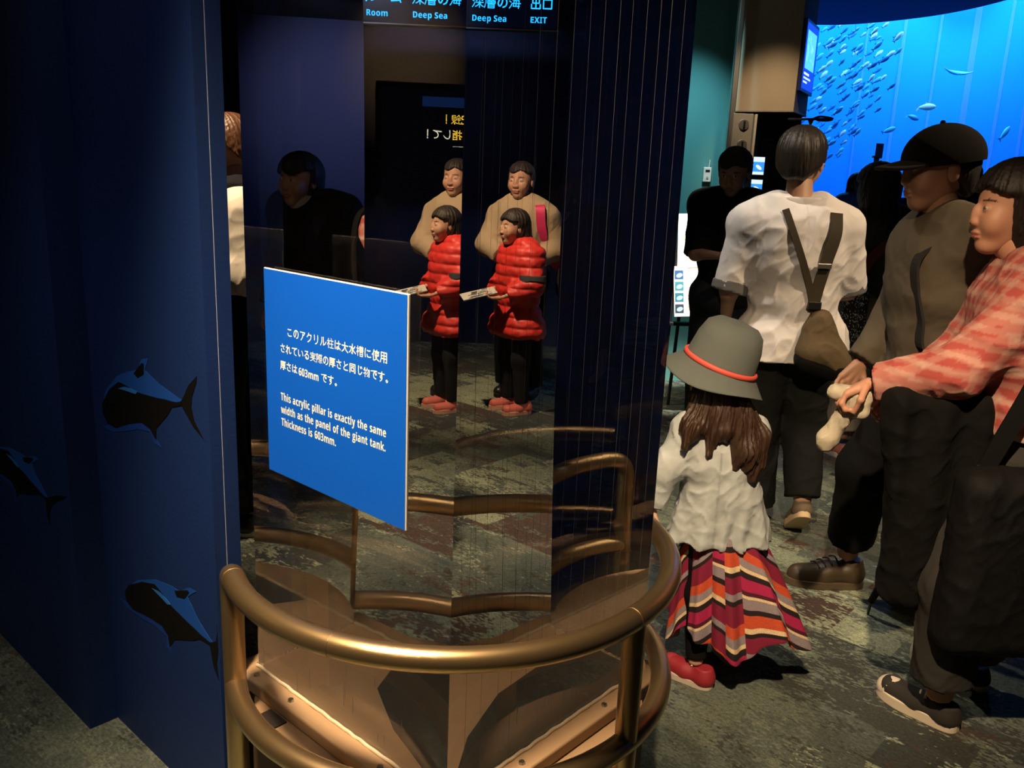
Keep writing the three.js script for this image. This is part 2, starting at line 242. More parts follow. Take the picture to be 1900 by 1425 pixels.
// ---------- pillar base, acrylic pillar, sign, handrail ----------
const RC = V(-0.11, 0, -1.735), RR = 0.462;
const ringP = (deg, y, r = RR) => V(RC.x + r * Math.cos(deg * Math.PI / 180), y, RC.z + r * Math.sin(deg * Math.PI / 180));
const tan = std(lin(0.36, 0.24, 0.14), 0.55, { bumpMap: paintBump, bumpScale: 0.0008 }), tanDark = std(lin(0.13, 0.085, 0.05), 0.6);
{
  const b = thing('pillar_base', 'tan painted metal plinth carrying the acrylic pillar inside the handrail', 'plinth', [PC.x, 0, PC.z], PTURN);
  const h = SIDE / 2;
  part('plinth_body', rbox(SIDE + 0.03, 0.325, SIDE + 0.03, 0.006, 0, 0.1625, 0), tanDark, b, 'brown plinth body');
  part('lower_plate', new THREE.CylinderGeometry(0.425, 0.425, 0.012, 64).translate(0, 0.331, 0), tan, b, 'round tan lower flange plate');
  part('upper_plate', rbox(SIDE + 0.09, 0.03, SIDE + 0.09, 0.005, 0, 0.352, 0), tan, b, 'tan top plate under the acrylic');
  // bolts and the dark access opening with its rim
  const boltG = new THREE.CylinderGeometry(0.006, 0.007, 0.005, 6);
  for (const [x, z] of [[h + 0.025, -0.13], [h + 0.025, 0.13], [-0.14, h + 0.025], [0.15, h + 0.025], [-0.27, h + 0.025]]) part('bolt', boltG.clone().translate(x, 0.3695, z), M.steel, b, 'hexagon bolt');
  part('access_hatch', rbox(0.06, 0.004, 0.036, 0.001, -0.15, 0.3385, h + 0.066), std(lin(0.02, 0.014, 0.01), 0.7), b, 'dark rectangular hatch');
  // added dark sheet imitating shade under the right half of the acrylic
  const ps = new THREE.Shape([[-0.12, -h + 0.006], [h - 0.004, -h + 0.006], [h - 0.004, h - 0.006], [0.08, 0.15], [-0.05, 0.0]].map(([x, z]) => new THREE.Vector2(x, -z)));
  part('shade_sheet', new THREE.ExtrudeGeometry(ps, { depth: 0.0015, bevelEnabled: false }).rotateX(-Math.PI / 2).translate(0, 0.3672, 0), std(lin(0.012, 0.012, 0.010), 0.7), b, 'added dark sheet imitating shade under the acrylic');
  // wavy bead of sealant along the four edges of the acrylic
  const seal = phys({ color: lin(0.62, 0.52, 0.38), roughness: 0.35, clearcoat: 0.5 });
  for (const k of [0, 1, 2, 3]) {
    const pts = []; for (let i = 0; i <= 40; i++) { const u = -h + SIDE * i / 40, w = h + 0.004 + 0.0025 * nz(i * 0.6, k * 3, 2), y = BASE_Y - 0.001 + 0.004 * nz(i * 0.45, 9, k); pts.push(V(u, y, w)); }
    part('sealant_bead', tube(pts, 0.0042, 90, 6).rotateY(k * Math.PI / 2), seal, b, 'uneven bead of clear sealant');
  }
}
{
  const p = thing('acrylic_pillar', 'clear square acrylic pillar of laminated sheets standing corner-on behind the curved handrail', 'pillar', [PC.x, BASE_Y, PC.z], PTURN);
  const acr = phys({ color: 0xffffff, roughness: 0.0, transmission: 1, thickness: 0.6, ior: 1.49 });
  const H = CEIL - BASE_Y - 0.002;
  part('acrylic_block', box(SIDE, H + 0.008, SIDE, 0, H / 2 - 0.004, 0), acr, p, 'solid clear acrylic block');
  const seam = std(lin(0.08, 0.08, 0.09), 0.5), h = SIDE / 2;
  for (let i = 1; i < 15; i++) {
    const z = h - i * SIDE / 15 + (rnd() - 0.5) * 0.006;
    for (const sx of [1, -1]) { // glue joints show as hairlines on the two edge faces
      const wd = 0.0002 + 0.0008 * rnd() * rnd(), y0 = rnd() < 0.5 ? 0 : rnd() * 0.15, y1 = rnd() < 0.7 ? H : H * (0.4 + 0.5 * rnd());
      part('glue_joint', box(0.0003, y1 - y0, wd, sx * (h + 0.0002), (y0 + y1) / 2, z + (sx < 0 ? (rnd() - 0.5) * 0.004 : 0)), seam, p);
    }
  }
  // drips of glue low on the faces
  for (let i = 0; i < 26; i++) { const l = 0.012 + 0.05 * rnd(), y = 0.015 + 0.13 * rnd(), u = (rnd() - 0.5) * SIDE * 0.95; part('glue_drip', i % 2 ? box(0.0008, l, 0.0003, u, y, h + 0.0002) : box(0.0003, l, 0.0008, h + 0.0002, y, u), seam, p); }
}
{ // sign on stand-offs in front of the left face
  const W = 0.4155, Ht = 0.4043, y0 = 0.851, s1 = 0.516, off = 0.014;
  const tex = canvasTex(1236, 1202, (x, w, h) => {
    x.fillStyle = '#0b5cd6'; x.fillRect(0, 0, w, h); x.strokeStyle = x.fillStyle = '#fbf6e2';
    const row = (t, c0, c1, cy, s) => [...t].forEach((ch, i, a) => kana(x, ch, (c0 + (c1 - c0) * i / (a.length - 1)) * w - s / 2, cy * h - s / 2, s));
    row('このアクリル柱は大水槽に使用', 0.198, 0.861, 0.277, 57); row('されている実際の厚さと同じ物です。', 0.140, 0.893, 0.361, 54);
    row('厚さは', 0.140, 0.232, 0.444, 54); x.font = 'bold 62px sans-serif'; x.save(); x.translate(0.262 * w, 0.467 * h); x.scale(0.88, 1); x.fillText('603mm', 0, 0); x.restore();
    row('です。', 0.455, 0.553, 0.444, 54);
    const eng = (t, b, wd) => { x.save(); x.translate(0.114 * w, b * h); x.scale(0.82, 1); latinFit(x, t, 0, 0, 'bold 64px sans-serif', wd && wd * w / 0.82); x.restore(); };
    eng('This acrylic pillar is exactly the same', 0.619, 0.766); eng('width as the panel of the giant tank.', 0.683, 0.764); eng('Thickness is 603mm.', 0.746, 0.426);
  });
  const o = plan(s1 - W / 2, -off, y0);
  const s = thing('information_sign', 'blue sign with white Japanese and English lettering fixed to the pillar', 'sign', [o.x, y0, o.z], PTURN);
  const edge = phys({ color: lin(0.75, 0.74, 0.70), roughness: 0.25, clearcoat: 1 });
  part('sign_board', rbox(W, Ht, 0.006, 0.0025, 0, Ht / 2, -0.003), edge, s, 'pale acrylic backing board with bright edges');
  part('sign_face', new THREE.PlaneGeometry(W - 0.004, Ht - 0.004).translate(0, Ht / 2, 0.0006), phys({ map: tex, roughness: 0.38, clearcoat: 0.3, clearcoatRoughness: 0.3 }), s, 'printed blue face with white lettering');
  for (const [x, y] of [[-0.16, 0.03], [0.16, 0.03], [-0.16, Ht - 0.03], [0.16, Ht - 0.03]]) part('stand_off', new THREE.CylinderGeometry(0.009, 0.009, 0.008, 14).rotateX(Math.PI / 2).translate(x, y, -0.0095), M.steel, s);
}
const bronze = phys({ color: lin(0.50, 0.36, 0.19), metalness: 0.92, roughness: 0.3, clearcoat: 0.35, clearcoatRoughness: 0.18, bumpMap: dataTex(256, 256, () => { const a = 90 + 160 * rnd(); return [a, a, a]; }, false, 4), bumpScale: 0.00012 });
{
  const r = thing('curved_handrail', 'bronze metal handrail of two round rails curving around the acrylic pillar', 'handrail', [RC.x, 0, RC.z]);
  const L = (p) => p.sub(V(RC.x, 0, RC.z));
  const TR = 0.0225, hT = 0.664, hB = 0.405;
  const arc = (y, a0, a1) => { const c = []; for (let a = a0; a >= a1; a -= 6) c.push(L(ringP(a, y))); return c; };
  // upper rail bends down into the end posts
  const top = [L(ringP(159.5, 0.005)), L(ringP(159.5, 0.3)), L(ringP(159.5, 0.56)), L(ringP(159.5, 0.625)), L(ringP(157.5, 0.655)), ...arc(hT, 153, -154), L(ringP(-158, 0.655)), L(ringP(-160, 0.625)), L(ringP(-160, 0.56)), L(ringP(-160, 0.3)), L(ringP(-160, 0.005))];
  part('upper_rail', tube(top, TR, 300, 18), bronze, r, 'upper bronze rail bending down into its end posts');
  part('lower_rail', tube([...arc(hB, 159, -160)], TR, 240, 18), bronze, r, 'lower bronze rail');
  for (const a of [40, -62]) part('post', rod(L(ringP(a, 0.0)), L(ringP(a, hT)), 0.0215, 18), bronze, r, 'bronze post');
  for (const a of [159.5, 40, -62, -160]) part('floor_flange', new THREE.CylinderGeometry(0.042, 0.045, 0.008, 24).translate(L(ringP(a, 0)).x, 0.004, L(ringP(a, 0)).z), bronze, r, 'round floor flange');
  for (const a of [153, 112, 41, -20]) part('weld_ring', new THREE.TorusGeometry(TR + 0.0002, 0.0007, 6, 28).rotateY(-a * Math.PI / 180).translate(L(ringP(a, hT)).x, hT, L(ringP(a, hT)).z), bronze, r, 'weld seam');
}
// ---------- overhead route sign behind the pillar ----------
{
  const W = 1.42, Hs = 0.30, X1 = -0.02, Y0 = 2.415, Z = -6.6, lx = (x) => (x - (X1 - W)) / W * 2048, ly = (y) => (Y0 + Hs - y) / Hs * 432;
  const tex = canvasTex(2048, 432, (x) => {
    x.fillStyle = '#01020a'; x.fillRect(0, 0, 2048, 432); x.strokeStyle = x.fillStyle = '#1fa8ff';
    const row = (t, c0, p, cy, s) => [...t].forEach((ch, i) => kana(x, ch, lx(c0 + p * i), ly(cy) - s / 2, s, 0.12));
    row('アクアルーム', -1.155, 0.083, 2.575, 112); row('深層の海', -0.593, 0.083, 2.575, 112); row('出口', -0.20, 0.078, 2.575, 104);
    x.font = 'bold 78px sans-serif'; x.fillText('Aqua Room', lx(-1.05), ly(2.45)); x.fillText('Deep Sea', lx(-0.593), ly(2.45)); x.fillText('EXIT', lx(-0.20), ly(2.45));
  });
  const s = thing('overhead_route_sign', 'dark overhead sign with glowing blue Japanese lettering, Deep Sea and EXIT', 'sign', [X1 - W / 2, Y0, Z]);
  part('housing', rbox(W + 0.03, Hs + 0.02, 0.08, 0.006, 0, Hs / 2, -0.045), M.blackSatin, s);
  part('lit_face', new THREE.PlaneGeometry(W, Hs).translate(0, Hs / 2, -0.003), std(0x000000, 0.4, { emissive: 0xffffff, emissiveMap: tex, emissiveIntensity: 2.0 }), s, 'backlit face with blue letters');
  part('lower_trim', box(W + 0.03, 0.008, 0.09, 0, -0.013, -0.04), M.steel, s, 'metal strip under the sign');
  for (const x of [-0.5, 0.5]) part('hanger', rod(V(x, Hs, -0.045), V(x, CEIL - Y0, -0.045), 0.01, 8), M.black, s);
}
// ---------- backlit panel on the left, mirrored in the pillar face ----------
{
  const W = 0.62, Hs = 0.80, Z0 = -1.24, Yb = 1.0, X = -3.0;
  const s = thing('backlit_panel', 'dark backlit panel with yellow Japanese lettering mirrored in the pillar', 'panel', [X, 0, Z0], Math.PI / 2);
  const tex = canvasTex(1024, 1320, (x, w, h) => {
    x.fillStyle = '#020203'; x.fillRect(0, 0, w, h);
    const py = (y) => (Yb + Hs - y) / Hs * h, pz = (z) => (Z0 + W / 2 - z) / W * w; // local +x runs toward -z
    x.fillStyle = '#0d1f44'; x.fillRect(0, py(1.77), w * 0.70, 0.045 / Hs * h);
    x.strokeStyle = '#ffcf40'; const row = (t, z0, p, y, s) => [...t].forEach((ch, i) => kana(x, ch, pz(z0 - p * i), py(y) - s / 2, s));
    row('世界記録！', -1.045, 0.046, 1.672, 74); row('を目指', -1.085, 0.046, 1.603, 74); x.strokeStyle = '#f4ecd0'; row('して！', -1.223, 0.046, 1.603, 74);
    x.fillStyle = '#b9b6a8'; x.fillRect(pz(-1.05), py(1.552), 0.17 / W * w, 5);
  });
  part('cabinet', rbox(W + 0.06, Hs + 0.06, 0.08, 0.01, 0, Yb + Hs / 2, -0.045), M.blackSatin, s);
  part('lit_face', new THREE.PlaneGeometry(W, Hs).translate(0, Yb + Hs / 2, -0.002), std(0x000000, 0.5, { emissive: 0xffffff, emissiveMap: tex, emissiveIntensity: 13 }), s, 'backlit face with yellow letters');
  for (const x of [-0.24, 0.24]) part('post', rod(V(x, 0, -0.05), V(x, Yb, -0.05), 0.02, 12), M.blackSatin, s);
  part('foot', rbox(W, 0.02, 0.32, 0.006, 0, 0.01, -0.05), M.blackSatin, s);
}
// ---------- ceiling spotlights ----------
SPOTS.forEach(([x, z, tx, ty, tz, I, ang, pen, col, what, soft = 1.8]) => {
  const s = thing('ceiling_spotlight', 'black ceiling spotlight ' + what, 'lamp', [x, CEIL, z], 0, 'ceiling spotlights');
  const dir = V(tx - x, ty - CEIL, tz - z).normalize(), q = new THREE.Quaternion().setFromUnitVectors(V(0, -1, 0), dir);
  part('ceiling_mount', new THREE.CylinderGeometry(0.045, 0.045, 0.02, 20).translate(0, -0.011, 0), M.black, s);
  part('arm', rod(V(0, -0.02, 0), V(0, -0.09, 0), 0.009, 8), M.black, s);
  const body = new THREE.LatheGeometry([[0.001, 0.08], [0.035, 0.08], [0.048, 0.06], [0.05, -0.06], [0.046, -0.06], [0.043, 0.02], [0.001, 0.03]].map((p) => new THREE.Vector2(...p)), 24).applyQuaternion(q).translate(0, -0.13, 0);
  part('housing', body, M.black, s);
  const c = V(0, -0.13, 0).addScaledVector(dir, 0.045);
  part('lens', new THREE.CylinderGeometry(0.04, 0.04, 0.004, 20).applyQuaternion(q).translate(c.x, c.y, c.z), std(0xffffff, 0.4, { emissive: col, emissiveIntensity: 6 }), s, 'glowing lens');
  const l = new THREE.SpotLight(col, I, 0, ang, pen, 2); l.position.copy(c).addScaledVector(dir, 0.03).add(s.position);
  l.target.position.set(tx, ty, tz); l.castShadow = true; l.shadow.radius = soft; l.shadow.mapSize.set(1024, 1024); scene.add(l); scene.add(l.target);
});

PANELS.forEach(([x, z, w, d, I, col, what]) => {
  const p = thing('ceiling_light_panel', 'square luminous ceiling panel ' + what, 'lamp', [x, CEIL, z], 0, 'luminous ceiling panels');
  part('frame', mergeGeometries([box(w + 0.06, 0.03, 0.03, 0, -0.016, d / 2 + 0.015), box(w + 0.06, 0.03, 0.03, 0, -0.016, -d / 2 - 0.015), box(0.03, 0.03, d, w / 2 + 0.015, -0.016, 0), box(0.03, 0.03, d, -w / 2 - 0.015, -0.016, 0)]), M.black, p);
  part('diffuser', box(w, 0.008, d, 0, -0.008, 0), std(0xffffff, 0.6, { emissive: col, emissiveIntensity: 3 }), p, 'glowing diffuser');
  const l = new THREE.RectAreaLight(col, I, w, d); l.position.set(x, CEIL - 0.035, z); l.lookAt(x, 0, z + 0.0001); scene.add(l);
});
// ---------- background: teal wall, beige housing, cabinet, easel, tank ----------
struct('wall_teal', box(0.62, CEIL, 0.25, 1.0, CEIL / 2, -6.325), M.teal, 'teal lit wall strip behind the leaflet easel');
struct('wall_teal_side', box(0.10, CEIL, 0.14, 1.36, CEIL / 2, -6.27), M.teal, 'teal return of the wall beside the metal trim');
struct('trim_1', rbox(0.035, CEIL, 0.05, 0.006, 1.292, CEIL / 2, -5.62), M.steel, 'vertical brushed metal trim at the wall edge', 'trim');
struct('wall_alcove', box(0.70, CEIL, 0.10, 1.62, CEIL / 2, -6.45), M.black, 'black rear wall of the alcove under the housing');
{
  const h = thing('overhead_housing', 'beige overhead housing with a blue display on its side next to the tank', 'housing', [1.599, 1.872, -5.874], -0.4887);
  const bH = CEIL - 1.872 - 0.002;
  part('casing', rbox(0.377, bH, 0.42, 0.004, 0, bH / 2, 0), M.beige, h, 'beige painted casing');
  part('lower_rim', rbox(0.379, 0.012, 0.424, 0.003, 0, 0.006, 0), std(lin(0.25, 0.22, 0.18), 0.6), h);
}
{
  const d = thing('side_display', 'bright blue screen mounted on the side of the beige housing', 'display', [1.7665, 2.0, -5.785], -0.4887);
  part('bezel', rbox(0.022, 0.42, 0.40, 0.004, 0.011, 0.21, 0), std(lin(0.01, 0.02, 0.12), 0.3), d);
  const t = canvasTex(256, 256, (x) => { x.fillStyle = '#1238e0'; x.fillRect(0, 0, 256, 256); x.fillStyle = '#58c8ff'; x.fillRect(24, 26, 208, 150); x.fillStyle = '#8fe4ff'; for (let i = 0; i < 18; i++) { x.beginPath(); x.ellipse(30 + rnd() * 190, 34 + rnd() * 130, 12, 5, 0.5, 0, 7); x.fill(); } x.fillStyle = '#cfe6ff'; x.fillRect(24, 190, 120, 10); x.fillRect(24, 208, 160, 8); x.fillRect(24, 224, 90, 8); });
  part('screen', new THREE.PlaneGeometry(0.36, 0.38).rotateY(Math.PI / 2).translate(0.0225, 0.21, 0), std(0x000000, 0.3, { emissive: 0xffffff, emissiveMap: t, emissiveIntensity: 1.3 }), d, 'lit blue screen');
}
{ // two-dial panel beside the trim
  const p = thing('dial_panel', 'grey metal panel with two round dials under the beige housing', 'panel', [1.36, 1.60, -5.60]);
  part('plate', rbox(0.125, 0.252, 0.03, 0.004, 0, 0.126, 0), std(lin(0.30, 0.28, 0.25), 0.5, { metalness: 0.4 }), p);
  for (const y of [0.063, 0.185]) { const dl = part('dial', new THREE.CylinderGeometry(0.03, 0.034, 0.014, 28).rotateX(Math.PI / 2).translate(0.005, y, 0.02), M.steel, p); part('dial_knob', rbox(0.012, 0.045, 0.012, 0.003, 0.005, y, 0.032), M.blackSatin, dl); }
  part('door_edge', rbox(0.016, 0.30, 0.035, 0.004, 0.078, 0.10, 0), std(lin(0.45, 0.40, 0.34), 0.5), p);
}
{
  const n = thing('notice_sheet', 'small grey notice sheet on the black alcove wall', 'notice', [1.745, 1.672, -6.395]);
  const t = canvasTex(128, 192, (x) => { x.fillStyle = '#3c4046'; x.fillRect(0, 0, 128, 192); x.fillStyle = '#23262b'; for (let i = 0; i < 9; i++) x.fillRect(12, 14 + i * 19, 50 + rnd() * 50, 7); });
  part('sheet', box(0.085, 0.14, 0.003), std(0xffffff, 0.7, { map: t }), n);
}
[['upper lit monitor glowing pale blue in the dark alcove', 1.690, 1.495, 0.080, 0.122], ['lower lit monitor under another in the dark alcove', 1.690, 1.355, 0.080, 0.105]].forEach(([lb, x, y, w, h]) => {
  const m = thing('monitor', lb, 'monitor', [x, y, -6.36], 0, 'small monitors in the alcove');
  part('bezel', rbox(w + 0.014, h + 0.014, 0.03, 0.004, 0, h / 2, -0.017), M.blackSatin, m);
  const t = canvasTex(96, 144, (g) => { g.fillStyle = '#dff2ff'; g.fillRect(0, 0, 96, 144); g.fillStyle = '#3a9cff'; g.fillRect(0, 40, 96, 80); g.fillStyle = '#eaf8ff'; g.beginPath(); g.ellipse(50, 84, 30, 14, 0.6, 0, 7); g.fill(); });
  part('screen', new THREE.PlaneGeometry(w, h).translate(0, h / 2, -0.001), std(0x000000, 0.3, { emissive: 0xffffff, emissiveMap: t, emissiveIntensity: 1.1 }), m, 'lit screen');
});
{
  const i = thing('wall_intercom', 'small white intercom box on the teal wall', 'intercom', [1.29, 1.43, -6.175]);
  part('case', rbox(0.055, 0.10, 0.03, 0.006, 0, 0.05, 0), M.white, i); part('speaker_slot', box(0.03, 0.016, 0.003, 0, 0.075, 0.0155), M.black, i); part('button', new THREE.CylinderGeometry(0.008, 0.008, 0.006, 12).rotateX(Math.PI / 2).translate(0, 0.03, 0.017), std(lin(0.4, 0.4, 0.4)), i); part('antenna', rod(V(0.01, 0.1, 0), V(0.012, 0.15, 0), 0.003, 6), M.white, i);
}
{
  const b = thing('wall_bracket', 'black hooked bracket sticking out below the beige housing against the tank', 'bracket', [1.63, 1.818, -5.3]);
  part('arm', rod(V(-0.02, 0.004, -0.2), V(0.17, 0.002, 0), 0.007, 8), M.black, b); part('grip', tube([V(0.06, -0.004, 0), V(0.10, 0.012, 0), V(0.14, 0.012, 0), V(0.185, 0.002, 0), V(0.15, -0.008, 0), V(0.09, -0.008, 0)], 0.006, 30, 8), M.black, b);
  part('clip', new THREE.ConeGeometry(0.022, 0.05, 4).rotateZ(Math.PI).translate(0.055, -0.024, 0), M.black, b);
}
{ // leaflet easel: tall board and a second sheet in front
  const e = thing('leaflet_easel', 'black easel stand holding brightly lit white fish sheets', 'easel', [1.03, 0, -5.2]);
  for (const [a, b] of [[V(-0.13, 0, 0.12), V(-0.06, 1.22, -0.05)], [V(0.13, 0, 0.12), V(0.05, 1.22, -0.05)], [V(0, 0, -0.30), V(0, 1.2, -0.06)]]) part('leg', rod(a, b, 0.011, 8), M.black, e);
  part('ledge', rbox(0.30, 0.02, 0.05, 0.004, 0, 0.60, 0.06), M.black, e);
  const print = (h) => canvasTex(256, 512, (x) => {
    x.fillStyle = '#fdf6ea'; x.fillRect(0, 0, 256, 512); const bl = ['#17508f', '#2b7f96', '#1d6f8c', '#26344f'];
    if (h) { for (let i = 0; i < 4; i++) { x.fillStyle = bl[i]; x.fillRect(4, 40 + i * 116, 62, 92); x.fillStyle = '#9bd0d8'; x.beginPath(); x.ellipse(38, 90 + i * 116, 20, 26, 0.7, 0, 7); x.fill(); x.fillStyle = '#e9cdb0'; x.fillRect(78, 132 + i * 116, 170, 3); x.fillStyle = '#a98a6c'; for (let k = 0; k < 4; k++) x.fillRect(90 + k * 38, 66 + i * 116, 24, 7), x.fillRect(86 + k * 40, 96 + i * 116, 30, 6); } x.fillStyle = '#d03a2c'; x.fillRect(96, 12, 80, 8); }
    else { x.fillStyle = '#3b4a5a'; x.beginPath(); x.ellipse(150, 190, 40, 14, 0.4, 0, 7); x.fill(); x.fillStyle = '#d0553a'; x.fillRect(176, 198, 26, 8); x.fillStyle = '#51646a'; x.fillRect(180, 250, 52, 70); x.fillStyle = '#2356b8'; x.fillRect(186, 334, 46, 80); x.fillStyle = '#21303f'; x.fillRect(196, 430, 40, 50); x.fillStyle = '#7a6b52'; for (let i = 0; i < 4; i++) x.fillRect(20, 170 + i * 14, 60, 5); }
  });
  const b1 = part('back_board', rbox(0.155, 0.36, 0.006, 0.002), M.white, e, 'tall white sheet with small fish pictures'); b1.position.set(-0.005, 1.07, 0.02); b1.rotation.set(-0.16, 0, 0.03);
  part('print', new THREE.PlaneGeometry(0.15, 0.355).translate(0, 0, 0.0034), std(0xffffff, 0.6, { map: print(0) }), b1);
  const b2 = part('front_board', rbox(0.215, 0.30, 0.006, 0.002), M.white, e, 'white price-list sheet with fish photos'); b2.position.set(0.015, 0.80, 0.075); b2.rotation.set(-0.22, 0, 0.06);
  part('print', new THREE.PlaneGeometry(0.21, 0.295).translate(0, 0, 0.0034), std(0xffffff, 0.6, { map: print(1) }), b2);
}
// giant tank
{
  const X0 = 2.2, X1 = 9.0, ZW = -12.6, HT = 6.0;
  struct('wall_tank', box(6.6, 6.2, 0.3, -0.9 - 0.2, 3.1, -12.75), M.navy, 'dark wall left of the giant tank');
  const tk = new THREE.Group(); tk.name = 'window_1'; tk.userData = { kind: 'structure', label: 'giant aquarium window filled with bright blue water', category: 'tank window' }; scene.add(tk);
  part('pane', box(X1 - X0, HT, 0.10, (X0 + X1) / 2, HT / 2, ZW), phys({ color: lin(0.85, 0.95, 1), roughness: 0, transmission: 1, thickness: 0, ior: 1.2 }), tk, 'clear acrylic tank panel');
  const water = std(lin(0.002, 0.30, 0.92), 0.95);
  part('water_backdrop', box(X1 - X0 + 1.4, HT, 0.2, (X0 + X1) / 2, HT / 2, ZW - 2.6), water, tk, 'deep blue lit water of the tank');
  part('tank_floor', box(X1 - X0 + 1.4, 0.1, 2.7, (X0 + X1) / 2, 0.05, ZW - 1.4), std(lin(0.05, 0.2, 0.45), 0.9), tk);
  const paleClear = phys({ color: lin(0.8, 0.95, 1), roughness: 0.2, transmission: 0.92, thickness: 0, ior: 1.2 });
  for (const [x, w] of [[5.55, 0.03], [6.15, 0.05], [6.72, 0.04], [7.3, 0.10], [7.85, 0.05], [8.3, 0.05]]) part('pale_strip', box(w, HT, 0.012, x, HT / 2, ZW - 2.48), paleClear, tk, 'pale vertical strip in the tank');  // thin pale see-through strips standing just before the backdrop
  const tl = thing('tank_light_panel', 'long luminous panel above the water of the tank', 'lamp', [5.6, 5.51, -13.5]); tl.rotation.x = 0.339;
  part('diffuser', box(6.6, 0.02, 1.5, 0, 0.02, 0), std(0xffffff, 0.6, { emissive: 0x74b4ff, emissiveIntensity: 3 }), tl, 'glowing diffuser'); part('housing', box(6.7, 0.05, 1.6, 0, 0.06, 0), M.black, tl);
  const lamp = thing('tank_lamp', 'round underwater lamp glowing cyan at the top right of the tank', 'lamp', [7.05, 4.62, -14.3]);
  part('glow_bulb', new THREE.SphereGeometry(0.17, 24, 16), std(0xffffff, 0.5, { emissive: lin(0.35, 1, 1), emissiveIntensity: 2.2 }), lamp, 'glowing bulb');
  part('stem', rod(V(0, 0.15, 0), V(0, 2.0, 0), 0.03, 8), M.steel, lamp);
}

// school of fish: every fish is its own thing
{
  const fg = (() => { const L = 12, R = 8, pos = [], idx = []; for (let i = 0; i <= L; i++) { const t = i / L, h = 0.5 * Math.pow(Math.sin(Math.PI * Math.min(1, t * 0.93 + 0.04)), 0.75) * (1 - 0.35 * t) + 0.015; for (let j = 0; j < R; j++) { const a = j / R * Math.PI * 2; pos.push(0.5 - t, Math.sin(a) * h * 0.46, Math.cos(a) * h * 0.2); } }
    for (let i = 0; i < L; i++) for (let j = 0; j < R; j++) { const a = i * R + j, b = i * R + (j + 1) % R; idx.push(a, b, a + R, b, b + R, a + R); } const n = pos.length / 3;
    pos.push(-0.44, 0.02, 0.012, -0.44, -0.02, 0.012, -0.66, 0.20, 0, -0.58, 0, 0, -0.66, -0.20, 0, -0.44, 0.02, -0.012, -0.44, -0.02, -0.012, 0.1, 0.2, 0, -0.12, 0.17, 0, -0.1, 0.29, 0);
    idx.push(n, n + 2, n + 3, n, n + 3, n + 1, n + 1, n + 3, n + 4, n + 5, n + 3, n + 2, n + 5, n + 6, n + 3, n + 6, n + 4, n + 3, n + 7, n + 9, n + 8, n + 7, n + 8, n + 9);
    const g = new THREE.BufferGeometry(); g.setAttribute('position', new THREE.Float32BufferAttribute(pos, 3)); g.setIndex(idx); g.computeVertexNormals(); return g; })();
  const dk = std(lin(0.02, 0.26, 0.62), 0.8), md = std(lin(0.10, 0.55, 0.90), 0.8), pl = std(lin(0.85, 0.92, 0.92), 0.7);
  const put = (x, y, z, s, rz, ry, m, lb, name, grp) => { const f = single(name, fg, m, lb, 'fish', grp); f.position.set(x, y, z); f.rotation.set(0, ry, rz); f.scale.setScalar(s); return f; };
  const taken = [];
  for (let i = 0, tries = 0; i < 150 && tries < 4000; tries++) { // slanting school at the left of the window
    const u = rnd(), v = rnd(), x = 4.45 + 1.15 * u - 0.35 * v * (u > 0.6 ? 1 : 0.4) + 0.10 * (rnd() - 0.5), y = 3.75 - 2.25 * v * (1 - 0.35 * u) + 0.1 * (rnd() - 0.5), q = rnd(), zz = -13.4 - 1.1 * rnd(); if (taken.some((t) => Math.hypot(t[0] - x, t[1] - y, t[2] - zz) < 0.2)) continue; taken.push([x, y, zz]); i++;
    const m = q < (u > 0.35 ? 0.62 : 0.25) ? dk : q < 0.85 ? md : pl;
    put(x, y, zz, 0.09 + 0.08 * rnd(), 0.75 + 0.35 * (rnd() - 0.5), 0.5 * (rnd() - 0.5), m, m === pl ? 'small pale fish glinting in the school in the tank' : m === dk ? 'small dark blue fish in the school in the tank' : 'small mid blue fish in the school in the tank', 'schooling_fish', m === pl ? 'pale fish of the school' : m === dk ? 'dark fish of the school' : 'mid blue fish of the school');
  }
  put(6.21, 2.66, -14, 0.26, 0.1, 0, pl, 'larger pale fish swimming above the peak of the black cap', 'large_fish'); put(6.02, 2.50, -14, 0.2, -0.25, 0.2, md, 'mid-size blue fish left of the larger pale fish', 'large_fish'); put(7.47, 2.33, -14, 0.24, 0.9, 0.3, md, 'blue fish swimming upward at the right side of the tank', 'large_fish'); put(5.68, 2.3, -14, 0.2, 0.4, 0, md, 'single blue fish below the school', 'large_fish');
  // pale ray with thin upturned wings, and the white belly of a large ray under the soffit
  const ray = (name, lb, x, y, z, s, rot, m) => { const r = thing(name, lb, 'ray', [x, y, z]); r.rotation.set(...rot); const sh = new THREE.Shape(); sh.moveTo(0.25, 0); sh.bezierCurveTo(0.2, 0.2, 0.0, 0.42, -0.08, 0.62); sh.bezierCurveTo(-0.1, 0.4, -0.18, 0.15, -0.32, 0); sh.bezierCurveTo(-0.18, -0.15, -0.1, -0.4, -0.08, -0.62); sh.bezierCurveTo(0.0, -0.42, 0.2, -0.2, 0.25, 0); const g = new THREE.ExtrudeGeometry(sh, { depth: 0.04, bevelEnabled: true, bevelSize: 0.03, bevelThickness: 0.03, bevelSegments: 2, curveSegments: 10 }); const p = g.getAttribute('position'); for (let i = 0; i < p.count; i++) p.setZ(i, p.getZ(i) * (1 - Math.abs(p.getY(i)) * 0.9) + 0.45 * p.getY(i) ** 2); g.computeVertexNormals(); part('ray_body', g.scale(s, s, s), m, r); part('ray_tail', rod(V(-0.30 * s, 0, 0.02 * s), V(-0.8 * s, 0.02 * s, 0), 0.012 * s, 6, 0.003 * s), m, r); };
  ray('swimming_ray', 'pale ray gliding with upturned wings at the right of the tank', 6.68, 3.18, -14.2, 0.34, [-1.45, 0.1, 1.45], md);
